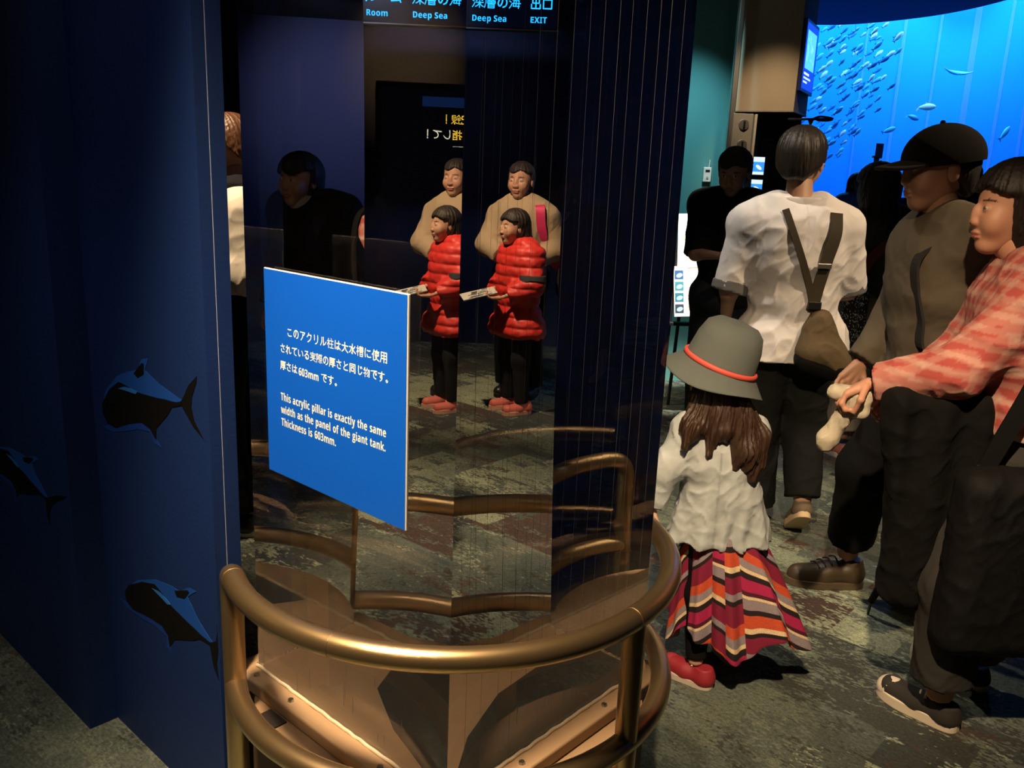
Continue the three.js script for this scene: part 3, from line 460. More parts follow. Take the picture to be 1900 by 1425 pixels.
  ray('large_ray', 'white underside of a large ray just below the blue soffit', 4.62, 3.82, -13.1, 0.40, [0.2, 0, 1.75], pl);
}
// ---------- figures: distance fields meshed as smooth surfaces ----------
const A3 = (v) => (Array.isArray(v) ? v : [v.x, v.y, v.z]);
const add = (a, b, k = 1) => [a[0] + b[0] * k, a[1] + b[1] * k, a[2] + b[2] * k], sub = (a, b) => [a[0] - b[0], a[1] - b[1], a[2] - b[2]];
const mixp = (a, b, t) => [a[0] + (b[0] - a[0]) * t, a[1] + (b[1] - a[1]) * t, a[2] + (b[2] - a[2]) * t];
const nrm = (a) => { const l = Math.hypot(...a) || 1; return [a[0] / l, a[1] / l, a[2] / l]; }, cross = (a, b) => [a[1] * b[2] - a[2] * b[1], a[2] * b[0] - a[0] * b[2], a[0] * b[1] - a[1] * b[0]], dot = (a, b) => a[0] * b[0] + a[1] * b[1] + a[2] * b[2];
// bone: [a, b, ra, rb, cut] ; cut = true trims the bone flat at b, or a number t for a trim at that share
function field(bones, k = 0.03, mod) {
  const B = bones.map(([a, b, ra, rb, cut]) => { const d = sub(b, a), l2 = dot(d, d) || 1e-9; return { a, d, l2, ra, rb, cut: cut === true ? 1 : cut, l: Math.sqrt(l2) }; });
  return (x, y, z) => {
    let r = 1e3;
    for (const q of B) {
      const px = x - q.a[0], py = y - q.a[1], pz = z - q.a[2]; const tr = (px * q.d[0] + py * q.d[1] + pz * q.d[2]) / q.l2; const t = tr < 0 ? 0 : tr > 1 ? 1 : tr;
      const ex = px - q.d[0] * t, ey = py - q.d[1] * t, ez = pz - q.d[2] * t; let s = Math.sqrt(ex * ex + ey * ey + ez * ez) - (q.ra + (q.rb - q.ra) * t);
      if (q.cut !== undefined) { const c = (tr - q.cut) * q.l; if (c > s) s = c; }
      const h = k - Math.abs(r - s); r = h > 0 ? Math.min(r, s) - h * h / (4 * k) : Math.min(r, s);
    }
    return mod ? mod(r, x, y, z) : r;
  };
}
const ell = (x, y, z, c, rx, ry, rz) => { const ax = (x - c[0]) / rx, ay = (y - c[1]) / ry, az = (z - c[2]) / rz, k0 = Math.sqrt(ax * ax + ay * ay + az * az), k1 = Math.sqrt(ax * ax / rx / rx + ay * ay / ry / ry + az * az / rz / rz) || 1; return k0 * (k0 - 1) / k1; };
const smin = (a, b, k) => { const h = k - Math.abs(a - b); return h > 0 ? Math.min(a, b) - h * h / (4 * k) : Math.min(a, b); }, smax = (a, b, k) => -smin(-a, -b, k);
function boundsOf(bones, pad = 0.03) { const lo = [9, 9, 9], hi = [-9, -99, -99]; hi[0] = -99; lo.fill(99); for (const [a, b, ra, rb] of bones) for (const [p, r] of [[a, ra], [b, rb]]) for (let i = 0; i < 3; i++) { lo[i] = Math.min(lo[i], p[i] - r - pad); hi[i] = Math.max(hi[i], p[i] + r + pad); } return [lo, hi]; }
// surface nets on a grid; paint(x,y,z) may return a linear colour
function meshField(f, [lo, hi], cell, origin = [0, 0, 0], paint, uvScale = 1) {
  const n = [0, 1, 2].map((i) => Math.ceil((hi[i] - lo[i]) / cell) + 2), [nx, ny, nzz] = n, val = new Float32Array(nx * ny * nzz).fill(1);
  const BK = 6, rad = BK * cell * 0.9;
  for (let bz = 0; bz < nzz; bz += BK) for (let by = 0; by < ny; by += BK) for (let bx = 0; bx < nx; bx += BK) {
    const c = f(lo[0] + (bx + BK / 2) * cell, lo[1] + (by + BK / 2) * cell, lo[2] + (bz + BK / 2) * cell), skip = Math.abs(c) > rad * 1.9 + 0.01;
    for (let z = bz; z < Math.min(bz + BK, nzz); z++) for (let y = by; y < Math.min(by + BK, ny); y++) for (let x = bx; x < Math.min(bx + BK, nx); x++) val[(z * ny + y) * nx + x] = skip ? c : f(lo[0] + x * cell, lo[1] + y * cell, lo[2] + z * cell);
  }
  const id = new Int32Array(nx * ny * nzz).fill(-1), P = [], at = (x, y, z) => (z * ny + y) * nx + x;
  for (let z = 0; z < nzz - 1; z++) for (let y = 0; y < ny - 1; y++) for (let x = 0; x < nx - 1; x++) {
    const b = at(x, y, z); const v = [val[b], val[b + 1], val[b + nx], val[b + nx + 1], val[b + nx * ny], val[b + nx * ny + 1], val[b + nx * ny + nx], val[b + nx * ny + nx + 1]];
    let m = 0; for (let i = 0; i < 8; i++) if (v[i] < 0) m |= 1 << i; if (m === 0 || m === 255) continue;
    let sx = 0, sy = 0, sz = 0, k = 0;
    for (let i = 0; i < 8; i++) for (const bit of [1, 2, 4]) { const j = i | bit; if (j === i || (v[i] < 0) === (v[j] < 0)) continue; const t = v[i] / (v[i] - v[j]); sx += (i & 1) + (bit === 1 ? t : 0); sy += ((i >> 1) & 1) + (bit === 2 ? t : 0); sz += ((i >> 2) & 1) + (bit === 4 ? t : 0); k++; }
    id[b] = P.length / 3; P.push(lo[0] + (x + sx / k) * cell, lo[1] + (y + sy / k) * cell, lo[2] + (z + sz / k) * cell);
  }
  const I = [], quad = (a, b, c, d, flip) => { if (a < 0 || b < 0 || c < 0 || d < 0) return; flip ? I.push(a, c, b, a, d, c) : I.push(a, b, c, a, c, d); };
  for (let z = 1; z < nzz - 1; z++) for (let y = 1; y < ny - 1; y++) for (let x = 1; x < nx - 1; x++) {
    const b = at(x, y, z), s = val[b] < 0;
    if (s !== val[b + 1] < 0) quad(id[b], id[b - nx], id[b - nx - nx * ny], id[b - nx * ny], s);
    if (s !== val[b + nx] < 0) quad(id[b], id[b - nx * ny], id[b - nx * ny - 1], id[b - 1], s);
    if (s !== val[b + nx * ny] < 0) quad(id[b], id[b - 1], id[b - 1 - nx], id[b - nx], s);
  }
  for (let i = 0; i < I.length; i += 3) { const t = I[i + 1]; I[i + 1] = I[i + 2]; I[i + 2] = t; }
  const N = new Float32Array(P.length), C = paint ? new Float32Array(P.length) : null, U = new Float32Array(P.length / 3 * 2), e = cell * 0.7, cx = (lo[0] + hi[0]) / 2, cz = (lo[2] + hi[2]) / 2;
  for (let i = 0; i < P.length; i += 3) {
    const x = P[i], y = P[i + 1], z = P[i + 2]; const g = nrm([f(x + e, y, z) - f(x - e, y, z), f(x, y + e, z) - f(x, y - e, z), f(x, y, z + e) - f(x, y, z - e)]); N.set(g, i);
    if (C) C.set(paint(x, y, z, g), i); U[i / 3 * 2] = Math.atan2(x - cx, -(z - cz)) * 0.16 * uvScale; U[i / 3 * 2 + 1] = y * uvScale;
  }
  const g = new THREE.BufferGeometry(); for (let i = 0; i < P.length; i++) P[i] -= origin[i % 3];
  g.setAttribute('position', new THREE.Float32BufferAttribute(P, 3)); g.setAttribute('normal', new THREE.BufferAttribute(N, 3)); g.setAttribute('uv', new THREE.BufferAttribute(U, 2)); if (C) g.setAttribute('color', new THREE.BufferAttribute(C, 3)); g.setIndex(I);
  return g;
}
const boneMesh = (bones, k, cell, o, mod, paint, pad = 0.04) => meshField(field(bones, k, mod), boundsOf(bones, pad), cell, o, paint);

function skeleton(x, z, yaw, h, over = {}) {
  const k = h / 1.7, fw = [Math.sin(yaw), 0, Math.cos(yaw)], lf = [Math.cos(yaw), 0, -Math.sin(yaw)];
  const w = (l, y, f) => [x + (l * lf[0] + f * fw[0]) * k, y * k, z + (l * lf[2] + f * fw[2]) * k];
  const J = { pelvis: w(0, 0.93, 0), chest: w(0, 1.27, 0), neck: w(0, 1.43, -0.01), head: w(0, 1.585, 0.02), k, yaw, hyaw: yaw, pitch: 0, tilt: 0, hs: Math.pow(k, 0.45), fw, lf, x, z, h };
  for (const [s, c] of [[1, 'L'], [-1, 'R']]) Object.assign(J, { ['sh' + c]: w(0.175 * s, 1.385, -0.01), ['el' + c]: w(0.225 * s, 1.12, -0.03), ['wr' + c]: w(0.235 * s, 0.88, 0.05), ['hip' + c]: w(0.085 * s, 0.90, 0), ['kn' + c]: w(0.095 * s, 0.50, 0.02), ['an' + c]: w(0.10 * s, 0.085, -0.03), ['toe' + c]: fw });
  return Object.assign(J, over);
}
const torsoBones = (J, e = 0) => {
  const k = J.k, sd = nrm(sub(J.shL, J.shR)), bw = (c, w, r) => [add(c, sd, -w * k), add(c, sd, w * k), r * k + e, r * k + e];
  const wa = mixp(J.pelvis, J.chest, 0.45);
  return [bw(add(J.pelvis, [0, -0.03 * k, 0]), 0.055, 0.112), bw(wa, 0.045, 0.105), bw(mixp(J.pelvis, J.chest, 0.85), 0.06, 0.118), bw(mixp(J.chest, J.neck, 0.3), 0.07, 0.108), [J.shR, mixp(J.shR, J.neck, 0.5), 0.058 * k + e, 0.06 * k + e], [J.shL, mixp(J.shL, J.neck, 0.5), 0.058 * k + e, 0.06 * k + e], [wa, mixp(J.pelvis, J.chest, 0.85), 0.11 * k + e, 0.115 * k + e], [add(J.pelvis, [0, 0, 0]), wa, 0.115 * k + e, 0.108 * k + e]];
};
const armBones = (J, c, e = 0, upto = 2) => { const k = J.k, S = J['sh' + c], E = J['el' + c], W = J['wr' + c]; return upto <= 1 ? [[S, mixp(S, E, upto), 0.056 * k + e, (0.056 - 0.012 * upto) * k + e, true]] : [[S, E, 0.056 * k + e, 0.043 * k + e], [E, mixp(E, W, upto - 1), 0.043 * k + e, (0.043 - 0.015 * (upto - 1)) * k + e, true]]; };
const legBones = (J, c, e = 0, e2 = e, upto = 1) => { const k = J.k, H = J['hip' + c], K = J['kn' + c], A = J['an' + c]; return [[H, K, 0.088 * k + e, 0.06 * k + (e + e2) / 2], [K, mixp(K, A, upto), 0.06 * k + (e + e2) / 2, 0.042 * k + e2, true]]; };
// head frame: right, up, forward
function headFrame(J) {
  const cy = Math.cos(J.hyaw), sy = Math.sin(J.hyaw); let f = [sy, 0, cy], l = [cy, 0, -sy], u = [0, 1, 0];
  const rotA = (a, b, t) => [a.map((v, i) => v * Math.cos(t) + b[i] * Math.sin(t)), b.map((v, i) => v * Math.cos(t) - a[i] * Math.sin(t))];
  [f, u] = rotA(f, u, J.pitch); [u, l] = rotA(u, l, J.tilt); return { f, l, u };
}
function headField(J) {
  const { f, l, u } = headFrame(J), s = J.hs, c = J.head; const child = J.h < 1.35;
  const loc = (x, y, z) => { const p = [(x - c[0]) / s, (y - c[1]) / s, (z - c[2]) / s]; return [dot(p, l), dot(p, u), dot(p, f)]; };
  const fn = (x, y, z) => {
    const [a, b, d] = loc(x, y, z), m = Math.abs(a);
    let r = ell(a, b, d, [0, 0.03, -0.012], 0.075, 0.086, 0.094);
    r = smin(r, ell(a, b, d, [0, -0.034, 0.020], child ? 0.060 : 0.056, 0.074, 0.066), 0.035);
    r = smin(r, ell(a, b, d, [0, -0.094, 0.052], 0.024, 0.018, 0.022), 0.03);
    r = smin(r, ell(m, b, d, [0.038, -0.030, 0.058], 0.022, 0.026, 0.020), 0.03);
    r = smax(r, -ell(m, b, d, [0.031, 0.006, 0.098], 0.018, 0.011, 0.017), 0.018);
    r = smin(r, ell(m, b, d, [0.031, 0.004, 0.072], 0.0125, 0.0105, 0.0125), 0.006);
    r = smin(r, ell(a, b, d, [0, -0.014, 0.089], child ? 0.009 : 0.0105, 0.026, 0.012), 0.014); r = smin(r, ell(m, b, d, [0.007, -0.033, 0.090], 0.010, 0.008, 0.010), 0.010);
    r = smin(r, ell(a, b, d, [0, -0.059, 0.083], 0.022, 0.0055, 0.009), 0.007); r = smin(r, ell(a, b, d, [0, -0.070, 0.081], 0.019, 0.006, 0.009), 0.007);
    r = smin(r, ell(m, b, d, [0.077, -0.004, -0.008], 0.009, 0.031, 0.018), 0.006);
    return r * s;
  };
  return { fn, loc, paint: (skin) => (x, y, z) => {
    const [a, b, d] = loc(x, y, z), m = Math.abs(a);
    if (d > 0.06) { const er = ((m - 0.031) / 0.0105) ** 2 + ((b - 0.004) / 0.0058) ** 2; if (er < 1) return er < 0.38 ? [0.015, 0.01, 0.008] : [0.55, 0.5, 0.46]; if (((m - 0.032) / 0.019) ** 2 + ((b - 0.025 + (m - 0.03) ** 2 * 8) / 0.0038) ** 2 < 1) return [0.03, 0.02, 0.015]; if ((a / 0.021) ** 2 + ((b + 0.064) / 0.009) ** 2 < 1) return [skin[0] * 0.8, skin[1] * 0.5, skin[2] * 0.5]; }
    return skin;
  } };
}
function handBones(W, dir, nor, s, curl, side) { // wrist, direction of the fingers, palm normal (the side fingers curl to), size
  const d = nrm(dir), n = nrm(sub(nor, d.map((v) => v * dot(nor, d)))), t = cross(d, n).map((v) => v * side); const out = []; const at = (a, b, c) => add(add(add(W, d, a * s), t, b * s), n, c * s);
  out.push([at(0.01, -0.012, 0), at(0.075, -0.026, 0), 0.017 * s, 0.013 * s], [at(0.01, 0, 0), at(0.078, 0, 0), 0.018 * s, 0.014 * s], [at(0.01, 0.012, 0), at(0.075, 0.026, 0), 0.017 * s, 0.013 * s]);
  [[-0.031, 0.055, 0.0075], [-0.011, 0.070, 0.0085], [0.011, 0.074, 0.0088], [0.031, 0.066, 0.0085]].forEach(([o, l, r], i) => {
    let p = at(0.084, o, 0), a = curl * (1 + 0.15 * i) * 0.4; for (let j = 0; j < 3; j++) { const ln = l * [0.45, 0.32, 0.27][j] * s; const q = add(add(p, d, Math.cos(a) * ln), n, Math.sin(a) * ln); out.push([p, q, r * s * (1 - 0.08 * j), r * s * (0.93 - 0.1 * j)]); p = q; a += curl * 0.75; }
  });
  let p = at(0.025, 0.028, 0.004), q = at(0.056, 0.055, 0.014 + 0.012 * curl); out.push([p, q, 0.012 * s, 0.0095 * s]); out.push([q, at(0.085, 0.058 - 0.02 * curl, 0.02 + 0.03 * curl), 0.0095 * s, 0.0075 * s]);
  return out;
}
const skinMat = std(0xffffff, 0.55, { vertexColors: true });
const clothMats = {};
const cloth = (r, g, b, rough = 0.9, extra = {}) => clothMats[[r, g, b, rough]] ??= phys({ color: lin(r, g, b), roughness: rough, specularIntensity: 0.3, bumpMap: clothBump, bumpScale: 0.0006, ...extra });
const vcloth = std(0xffffff, 0.9, { vertexColors: true, bumpMap: clothBump, bumpScale: 0.0006 });
const ridge = (n) => { const q = 1 - Math.min(1, Math.abs(n) * 2.6); return q * q; };
// creases: broad swells plus sharp ridges running across the tension of the cloth
const folds = (amp, fx, fy, o = 0) => (r, x, y, z) => { if (Math.abs(r) > 0.04) return r; const wx = x + 0.03 * nz(x * 6, y * 6 + o, z * 6), wy = y + 0.04 * nz(y * 5, z * 5, x * 5 + o); return r + amp * (0.55 * nz(wx * fx * 0.6 + o, wy * fy * 0.6, z * fx * 0.6) - 0.45 * ridge(nz(wx * fx * 0.9 + wy * 4 + o, wy * fy * 1.1 - wx * 5, z * fx * 0.9 + wy * 3)) - 0.16 * ridge(nz(wx * fx * 1.8 - wy * 6, wy * fy * 2.2 + o, z * fx * 2.1 + wy * 7))); };
const rbf = (c, h, r) => (x, y, z) => { const a = Math.abs(x - c[0]) - h[0] + r, b = Math.abs(y - c[1]) - h[1] + r, d = Math.abs(z - c[2]) - h[2] + r; return Math.hypot(Math.max(a, 0), Math.max(b, 0), Math.max(d, 0)) + Math.min(Math.max(a, b, d), 0) - r; };
const softBox = (c, h, r, cell, amp, seed, shape) => { const f = rbf(c, h, r), fo = folds(amp, 12, 8, seed); return meshField((x, y, z) => { const q = shape ? shape(x, y, z) : [x, y, z]; return fo(f(...q), x, y, z); }, [c.map((v, i) => v - h[i] * 1.25 - 0.03), c.map((v, i) => v + h[i] * 1.25 + 0.03)], cell, [0, 0, 0]); };
function person(label, J, o) {
  const p = thing('person', label, 'person', [J.x, 0, J.z], 0, o.group), O = [J.x, 0, J.z], k = J.k, skin = o.skin || [0.46, 0.27, 0.18], hd = headField(J);
  const R = Math.max(0.009, 0.011 * k);
  const bones = [...torsoBones(J, -0.012), ...armBones(J, 'L', -0.008), ...armBones(J, 'R', -0.008), ...legBones(J, 'L', -0.012, -0.004), ...legBones(J, 'R', -0.012, -0.004), [J.neck, add(J.head, headFrame(J).u, -0.07 * J.hs), 0.055 * k ** 0.7, 0.05 * k ** 0.7]];
  const geos = [boneMesh(bones, 0.035, o.cell || R * 1.25, O, null, () => skin)];
  const hb = J.head.map((v) => v - 0.15 * J.hs), ht = J.head.map((v) => v + 0.15 * J.hs);
  geos.push(meshField(hd.fn, [hb, ht], (o.headCell || 0.0042) * J.hs, O, hd.paint(skin)));
  for (const c of ['L', 'R']) { const H = o['hand' + c]; if (H === null) continue; const dir = H?.dir || sub(J['wr' + c], J['el' + c]); const hbn = handBones(J['wr' + c], dir, H?.nor || J.lf.map((v) => (c === 'L' ? -v : v)), 0.95 * k, H?.curl ?? 0.6, (H?.side ?? 1) * (c === 'L' ? 1 : -1)); geos.push(boneMesh(hbn, 0.008 * k, o.handCell || 0.0042, O, null, () => skin, 0.012)); }
  part('body', mergeGeometries(geos), skinMat, p, 'skin of face and hands');
  return { p, O, hd, J };
}
function garment(P, name, bones, mat, { k = 0.035, cell = 0.011, mod, paint, label, hem, amp = 0.006, fx = 9, fy = 5, seed = 0 } = {}) {
  const fo = folds(amp, fx, fy, seed); const f = (r, x, y, z) => { let d = fo(r, x, y, z); if (hem !== undefined) d = Math.max(d, hem + 0.006 * nz(x * 14, seed, z * 14) - y); return mod ? mod(d, x, y, z) : d; };
  return part(name, boneMesh(bones, k, cell, P.O, f, paint), mat, P.p, label);
}
// hair: shell round the skull, cut open for the face; extra bones for long hair
function hairOf(P, col, { low = -0.02, fringe = 0.05, thick = 0.014, extra = [], cell = 0.006, gloss = 0.62, side = 0.0, label, back = -0.09, taper = 0 } = {}) {
  const { loc } = P.hd, s = P.J.hs, ex = extra.length ? field(extra, 0.03) : null;
  const f = (x, y, z) => {
    const [a, b, d] = loc(x, y, z); let r = ell(a, b, d, [0, 0.032, -0.014], 0.077 + thick, 0.089 + thick, 0.096 + thick);
    r = smin(r, ell(a, b, d, [0, -0.03, -0.045], 0.066 + thick * 0.6, 0.075, 0.055 + thick), 0.03);
    const face = Math.max(0.012 + side - d, b - fringe - 0.010 * Math.sin(a * 60)); r = smax(r, -face, 0.012); // open in front below the fringe
    r = smax(r, (d > -0.03 ? low : low + (back - low) * Math.min(1, (-0.03 - d) / 0.04)) - b, 0.015);
    if (taper) r = smax(r, Math.abs(a) - (0.080 + thick * 0.5 + Math.min(0, b + 0.01) * taper), 0.012);
    let w = r * s; if (ex) { const e = ex(x, y, z), c0 = P.J.head; w = smin(w, e + 0.006 * nz(Math.atan2(x - c0[0], z - c0[2]) * 16 + 2.5 * nz(x * 9, y * 7, z * 9), y * 7, 5) + 0.003 * nz(Math.atan2(x - c0[0], z - c0[2]) * 42, y * 9, 2), 0.02); }
    const th = Math.atan2(a, d), ph = b * 8; return w + 0.0035 * nz(th * 9, ph, 3 + a * 12) + 0.0030 * nz(th * 26 + ph, ph * 0.6, 7) + 0.0015 * nz(a * 190, b * 24, d * 190);
  };
  const c = P.J.head, bb = boundsOf([[c, c, 0.14 * s, 0.14 * s], ...extra], 0.02);
  return part('hair', meshField(f, bb, cell, P.O, null), std(lin(...col), gloss), P.p, label);
}
const shoeShape = (L, w) => { const s = new THREE.Shape(); s.moveTo(0, -L * 0.34); s.bezierCurveTo(w * 0.9, -L * 0.36, w * 0.75, -L * 0.05, w * 0.95, L * 0.2); s.bezierCurveTo(w * 1.1, L * 0.45, w * 0.6, L * 0.64, 0, L * 0.66); s.bezierCurveTo(-w * 0.7, L * 0.64, -w * 1.0, L * 0.42, -w * 0.85, L * 0.18); s.bezierCurveTo(-w * 0.65, -L * 0.05, -w * 0.9, -L * 0.36, 0, -L * 0.34); return s; };
// shoe standing at the ankle's foot point; dir = where the toe points (may dip below the horizon for a lifted heel)
function shoe(P, c, name, { L = 0.26, w = 0.045, upper, sole, soleH = 0.022, high = 0.075, pitch = 0, lace, toeCap, ground = 0, at, dir, label } = {}) {
  const A = at || P.J['an' + c], d = nrm([...(dir || P.J['toe' + c])]); const yaw = Math.atan2(d[0], d[2]);
  const g = new THREE.Group(); g.name = name; g.userData = label ? { label } : {}; P.p.add(g); g.position.set(A[0] - P.O[0], ground, A[2] - P.O[2]); g.rotation.set(0, yaw, 0); g.rotateX(pitch);
  const so = new THREE.ExtrudeGeometry(shoeShape(L, w), { depth: soleH, bevelEnabled: true, bevelSize: 0.003, bevelThickness: 0.003, bevelSegments: 2, curveSegments: 14 }).rotateX(-Math.PI / 2).scale(1, 1, -1);
  const fixed = so.index ? so : so; { const p = fixed.getAttribute('position'), id = []; for (let i = 0; i < p.count; i += 3) id.push(i, i + 2, i + 1); fixed.setIndex(id); fixed.computeVertexNormals(); }
  part('sole', fixed.translate(0, 0.003, 0), sole, g);
  const b = [[[0, high * 0.52, -L * 0.2], [0, high * 0.48, L * 0.12], w * 0.84, w * 0.82], [[0, high * 0.45, L * 0.12], [0, 0.026 + soleH * 0.4, L * 0.5], w * 0.85, w * 0.74], [[0, high * 0.9, -L * 0.19], [0, high * 0.5, -L * 0.19], w * 0.72, w * 0.82], [[w * 0.25, 0.03, L * 0.2], [0, 0.03, L * 0.46], w * 0.66, w * 0.72]];
  part('upper', boneMesh(b, 0.02, 0.006, [0, 0, 0], (r, x, y, z) => Math.max(r, soleH * 0.8 - y, y - high - 0.3 * Math.max(0, -z * 0.3)), null, 0.02), upper, g);
  if (lace) for (let i = 0; i < 4; i++) { const z = L * (0.06 + 0.075 * i), y = high * 0.98 - i * 0.009 + 0.012; part('lace', tube([V(-w * 0.55, y - 0.012, z + 0.01), V(0, y, z), V(w * 0.55, y - 0.012, z - 0.008)], 0.0032, 14, 6), lace, g); }
  if (toeCap) part('toe_cap', boneMesh([[[w * 0.10, 0.030, L * 0.40], [-w * 0.06, 0.030, L * 0.52], w * 0.93, w * 0.84]], 0.01, 0.005, [0, 0, 0], (r, x, y, z) => Math.max(r, soleH * 0.6 - y, L * 0.40 + 0.8 * x * x / w - z), null, 0.02), toeCap, g);
  return g;
}
// flat strap that follows a path, with width and thickness; across = direction of its width
function strap(name, pts, width, thick, mat, parent, origin, across, closed = false) {
  const c = new THREE.CatmullRomCurve3(pts.map((p) => V(...sub(A3(p), origin))), closed), n = 48, pos = [], idx = [], uv = [];
  for (let i = 0; i <= n; i++) { const p = c.getPoint(i / n), t = c.getTangent(i / n), a = V(...across(i / n)), s = a.clone().addScaledVector(t, -a.dot(t)).normalize(), m = t.clone().cross(s).normalize(); for (const [u, v] of [[-1, -1], [1, -1], [1, 1], [-1, 1]]) { const q = p.clone().addScaledVector(s, u * width / 2).addScaledVector(m, v * thick / 2); pos.push(q.x, q.y, q.z); uv.push(u * width, i * 0.02); } }
  for (let i = 0; i < n; i++) for (let j = 0; j < 4; j++) { const a = i * 4 + j, b = i * 4 + (j + 1) % 4; idx.push(a, b, a + 4, b, b + 4, a + 4); }
  idx.push(0, 2, 1, 0, 3, 2, n * 4, n * 4 + 1, n * 4 + 2, n * 4, n * 4 + 2, n * 4 + 3);
  let g = new THREE.BufferGeometry(); g.setAttribute('position', new THREE.Float32BufferAttribute(pos, 3)); g.setAttribute('uv', new THREE.Float32BufferAttribute(uv, 2)); g.setIndex(idx); g = g.toNonIndexed(); g.computeVertexNormals();
  return part(name, g, mat, parent);
}
// ---------- visitors ----------
const denim = (x, y, z) => { const n = 0.85 + 0.3 * fbm(x * 30, y * 30, z * 30, 3); return [0.50 * n, 0.55 * n, 0.56 * n]; };
const black = cloth(0.0045, 0.0045, 0.005), blackBag = phys({ color: lin(0.005, 0.005, 0.0055), roughness: 0.7, specularIntensity: 0.35, bumpMap: clothBump, bumpScale: 0.0006 });
// girl in the hat
{
  const J = skeleton(0.60, -2.33, Math.PI + 0.30, 1.06, { head: [0.575, 0.905, -2.36], neck: [0.588, 0.815, -2.345], shL: [0.505, 0.765, -2.33], shR: [0.675, 0.765, -2.33], chest: [0.59, 0.70, -2.335], pelvis: [0.615, 0.50, -2.335], elL: [0.440, 0.655, -2.30], wrL: [0.415, 0.535, -2.30], elR: [0.705, 0.64, -2.40], wrR: [0.66, 0.55, -2.50], hipL: [0.575, 0.49, -2.33], hipR: [0.66, 0.49, -2.34], knL: [0.57, 0.28, -2.32], knR: [0.68, 0.28, -2.38], anL: [0.575, 0.06, -2.285], anR: [0.71, 0.07, -2.43], toeL: [-0.75, 0, -0.65], toeR: [-0.2, 0, -0.95], tilt: -0.18, pitch: -0.1, hs: 0.84 });
  const P = person('small girl in grey bucket hat, denim shirt and striped skirt beside the handrail', J, { skin: [0.50, 0.30, 0.20] });
  hairOf(P, [0.035, 0.016, 0.008], { low: -0.10, back: -0.12, extra: [[[0.60, 0.86, -2.30], [0.645, 0.73, -2.265], 0.045, 0.03], [[0.63, 0.80, -2.28], [0.62, 0.68, -2.255], 0.026, 0.010], [[0.56, 0.82, -2.28], [0.545, 0.72, -2.252], 0.026, 0.009], [[0.655, 0.73, -2.265], [0.672, 0.655, -2.265], 0.032, 0.014], [[0.53, 0.86, -2.31], [0.50, 0.79, -2.27], 0.04, 0.026], [[0.50, 0.79, -2.27], [0.475, 0.74, -2.25], 0.024, 0.01], [[0.57, 0.86, -2.30], [0.58, 0.79, -2.265], 0.05, 0.03], [[0.62, 0.84, -2.30], [0.69, 0.77, -2.28], 0.04, 0.02], [[0.69, 0.77, -2.28], [0.70, 0.69, -2.27], 0.022, 0.01]], gloss: 0.55, cell: 0.0042, label: 'long wavy dark brown hair' });
  const tb = [...torsoBones(J, 0.008), ...armBones(J, 'L', 0.012, 1.9), ...armBones(J, 'R', 0.012, 1.9), [[0.575, 0.56, -2.335], [0.560, 0.43, -2.335], 0.078, 0.095], [[0.650, 0.56, -2.335], [0.675, 0.43, -2.335], 0.078, 0.095], [[0.56, 0.795, -2.335], [0.62, 0.795, -2.335], 0.042, 0.042]];
  garment(P, 'denim_shirt', tb, vcloth, { paint: denim, hem: 0.442, amp: 0.008, fx: 17, fy: 13, cell: 0.0065, k: 0.03, mod: (r, x, y, z) => { const w = y < 0.60 ? Math.min(1, (0.60 - y) / 0.12) : 0; const a = Math.atan2(x - 0.62, z + 2.335); return r + 0.0055 * w * Math.sin(a * 11 + 3 * nz(x * 8, y * 8, z * 8)); }, label: 'washed pale denim shirt gathered at the waist' });
  // hat: lathe with a drooping brim, tilted
  const hat = new THREE.Group(); hat.name = 'bucket_hat'; hat.userData.label = 'grey felt bucket hat with coral band'; P.p.add(hat); hat.position.set(0.568 - J.x, 0.932, -2.352 - J.z); hat.rotation.set(0.10, 0, -0.30);
  const prof = [[0.0, 0.150], [0.035, 0.149], [0.062, 0.143], [0.080, 0.128], [0.092, 0.09], [0.0985, 0.035], [0.102, 0.022], [0.122, 0.002], [0.143, -0.020], [0.146, -0.022], [0.144, -0.0245], [0.12, -0.003], [0.099, 0.016], [0.095, 0.03], [0.088, 0.088], [0.0, 0.142]].map((p) => new THREE.Vector2(...p));
  const hg = new THREE.LatheGeometry(prof, 72); { const p = hg.getAttribute('position'); for (let i = 0; i < p.count; i++) { const x = p.getX(i), z = p.getZ(i), r = Math.hypot(x, z), a = Math.atan2(x, z); if (r > 0.105) p.setY(i, p.getY(i) + (r - 0.105) * (0.22 * Math.sin(2 * a + 0.6) + 0.10 * Math.sin(3 * a))); else p.setY(i, p.getY(i) + 0.004 * nz(x * 24, 2, z * 24)); } hg.computeVertexNormals(); }
  part('crown_and_brim', hg, std(lin(0.115, 0.135, 0.125), 0.95, { bumpMap: clothBump, bumpScale: 0.001 }), hat, 'grey felt crown and drooping brim');
  part('hat_band', new THREE.TorusGeometry(0.1015, 0.0062, 10, 60).rotateX(Math.PI / 2).scale(1, 1.25, 1).translate(0, 0.027, 0), std(lin(0.62, 0.085, 0.06), 0.6), hat, 'coral red band');
  // skirt: handkerchief panels with stripes in two directions
  const cols = { c: '#7d1236', o: '#c24b2a', g: '#8d8188', k: '#1c0f14', w: '#dcc49c', p: '#a51a4e', d: '#4a0d22' }, seq = [['c', 9], ['o', 5], ['g', 4], ['w', 2], ['k', 3], ['p', 6], ['d', 2], ['w', 1.5], ['g', 5], ['k', 2.5], ['o', 6], ['w', 2.5], ['k', 2], ['c', 7], ['g', 3], ['k', 2]], tot = seq.reduce((a, q) => a + q[1], 0);
  const hex = (s) => [1, 3, 5].map((i) => parseInt(s.slice(i, i + 2), 16)); const stripe = (t) => { let v = ((t % 1) + 1) % 1 * tot; for (const [c, w] of seq) { if (v < w) return hex(cols[c]); v -= w; } return hex(cols.c); };
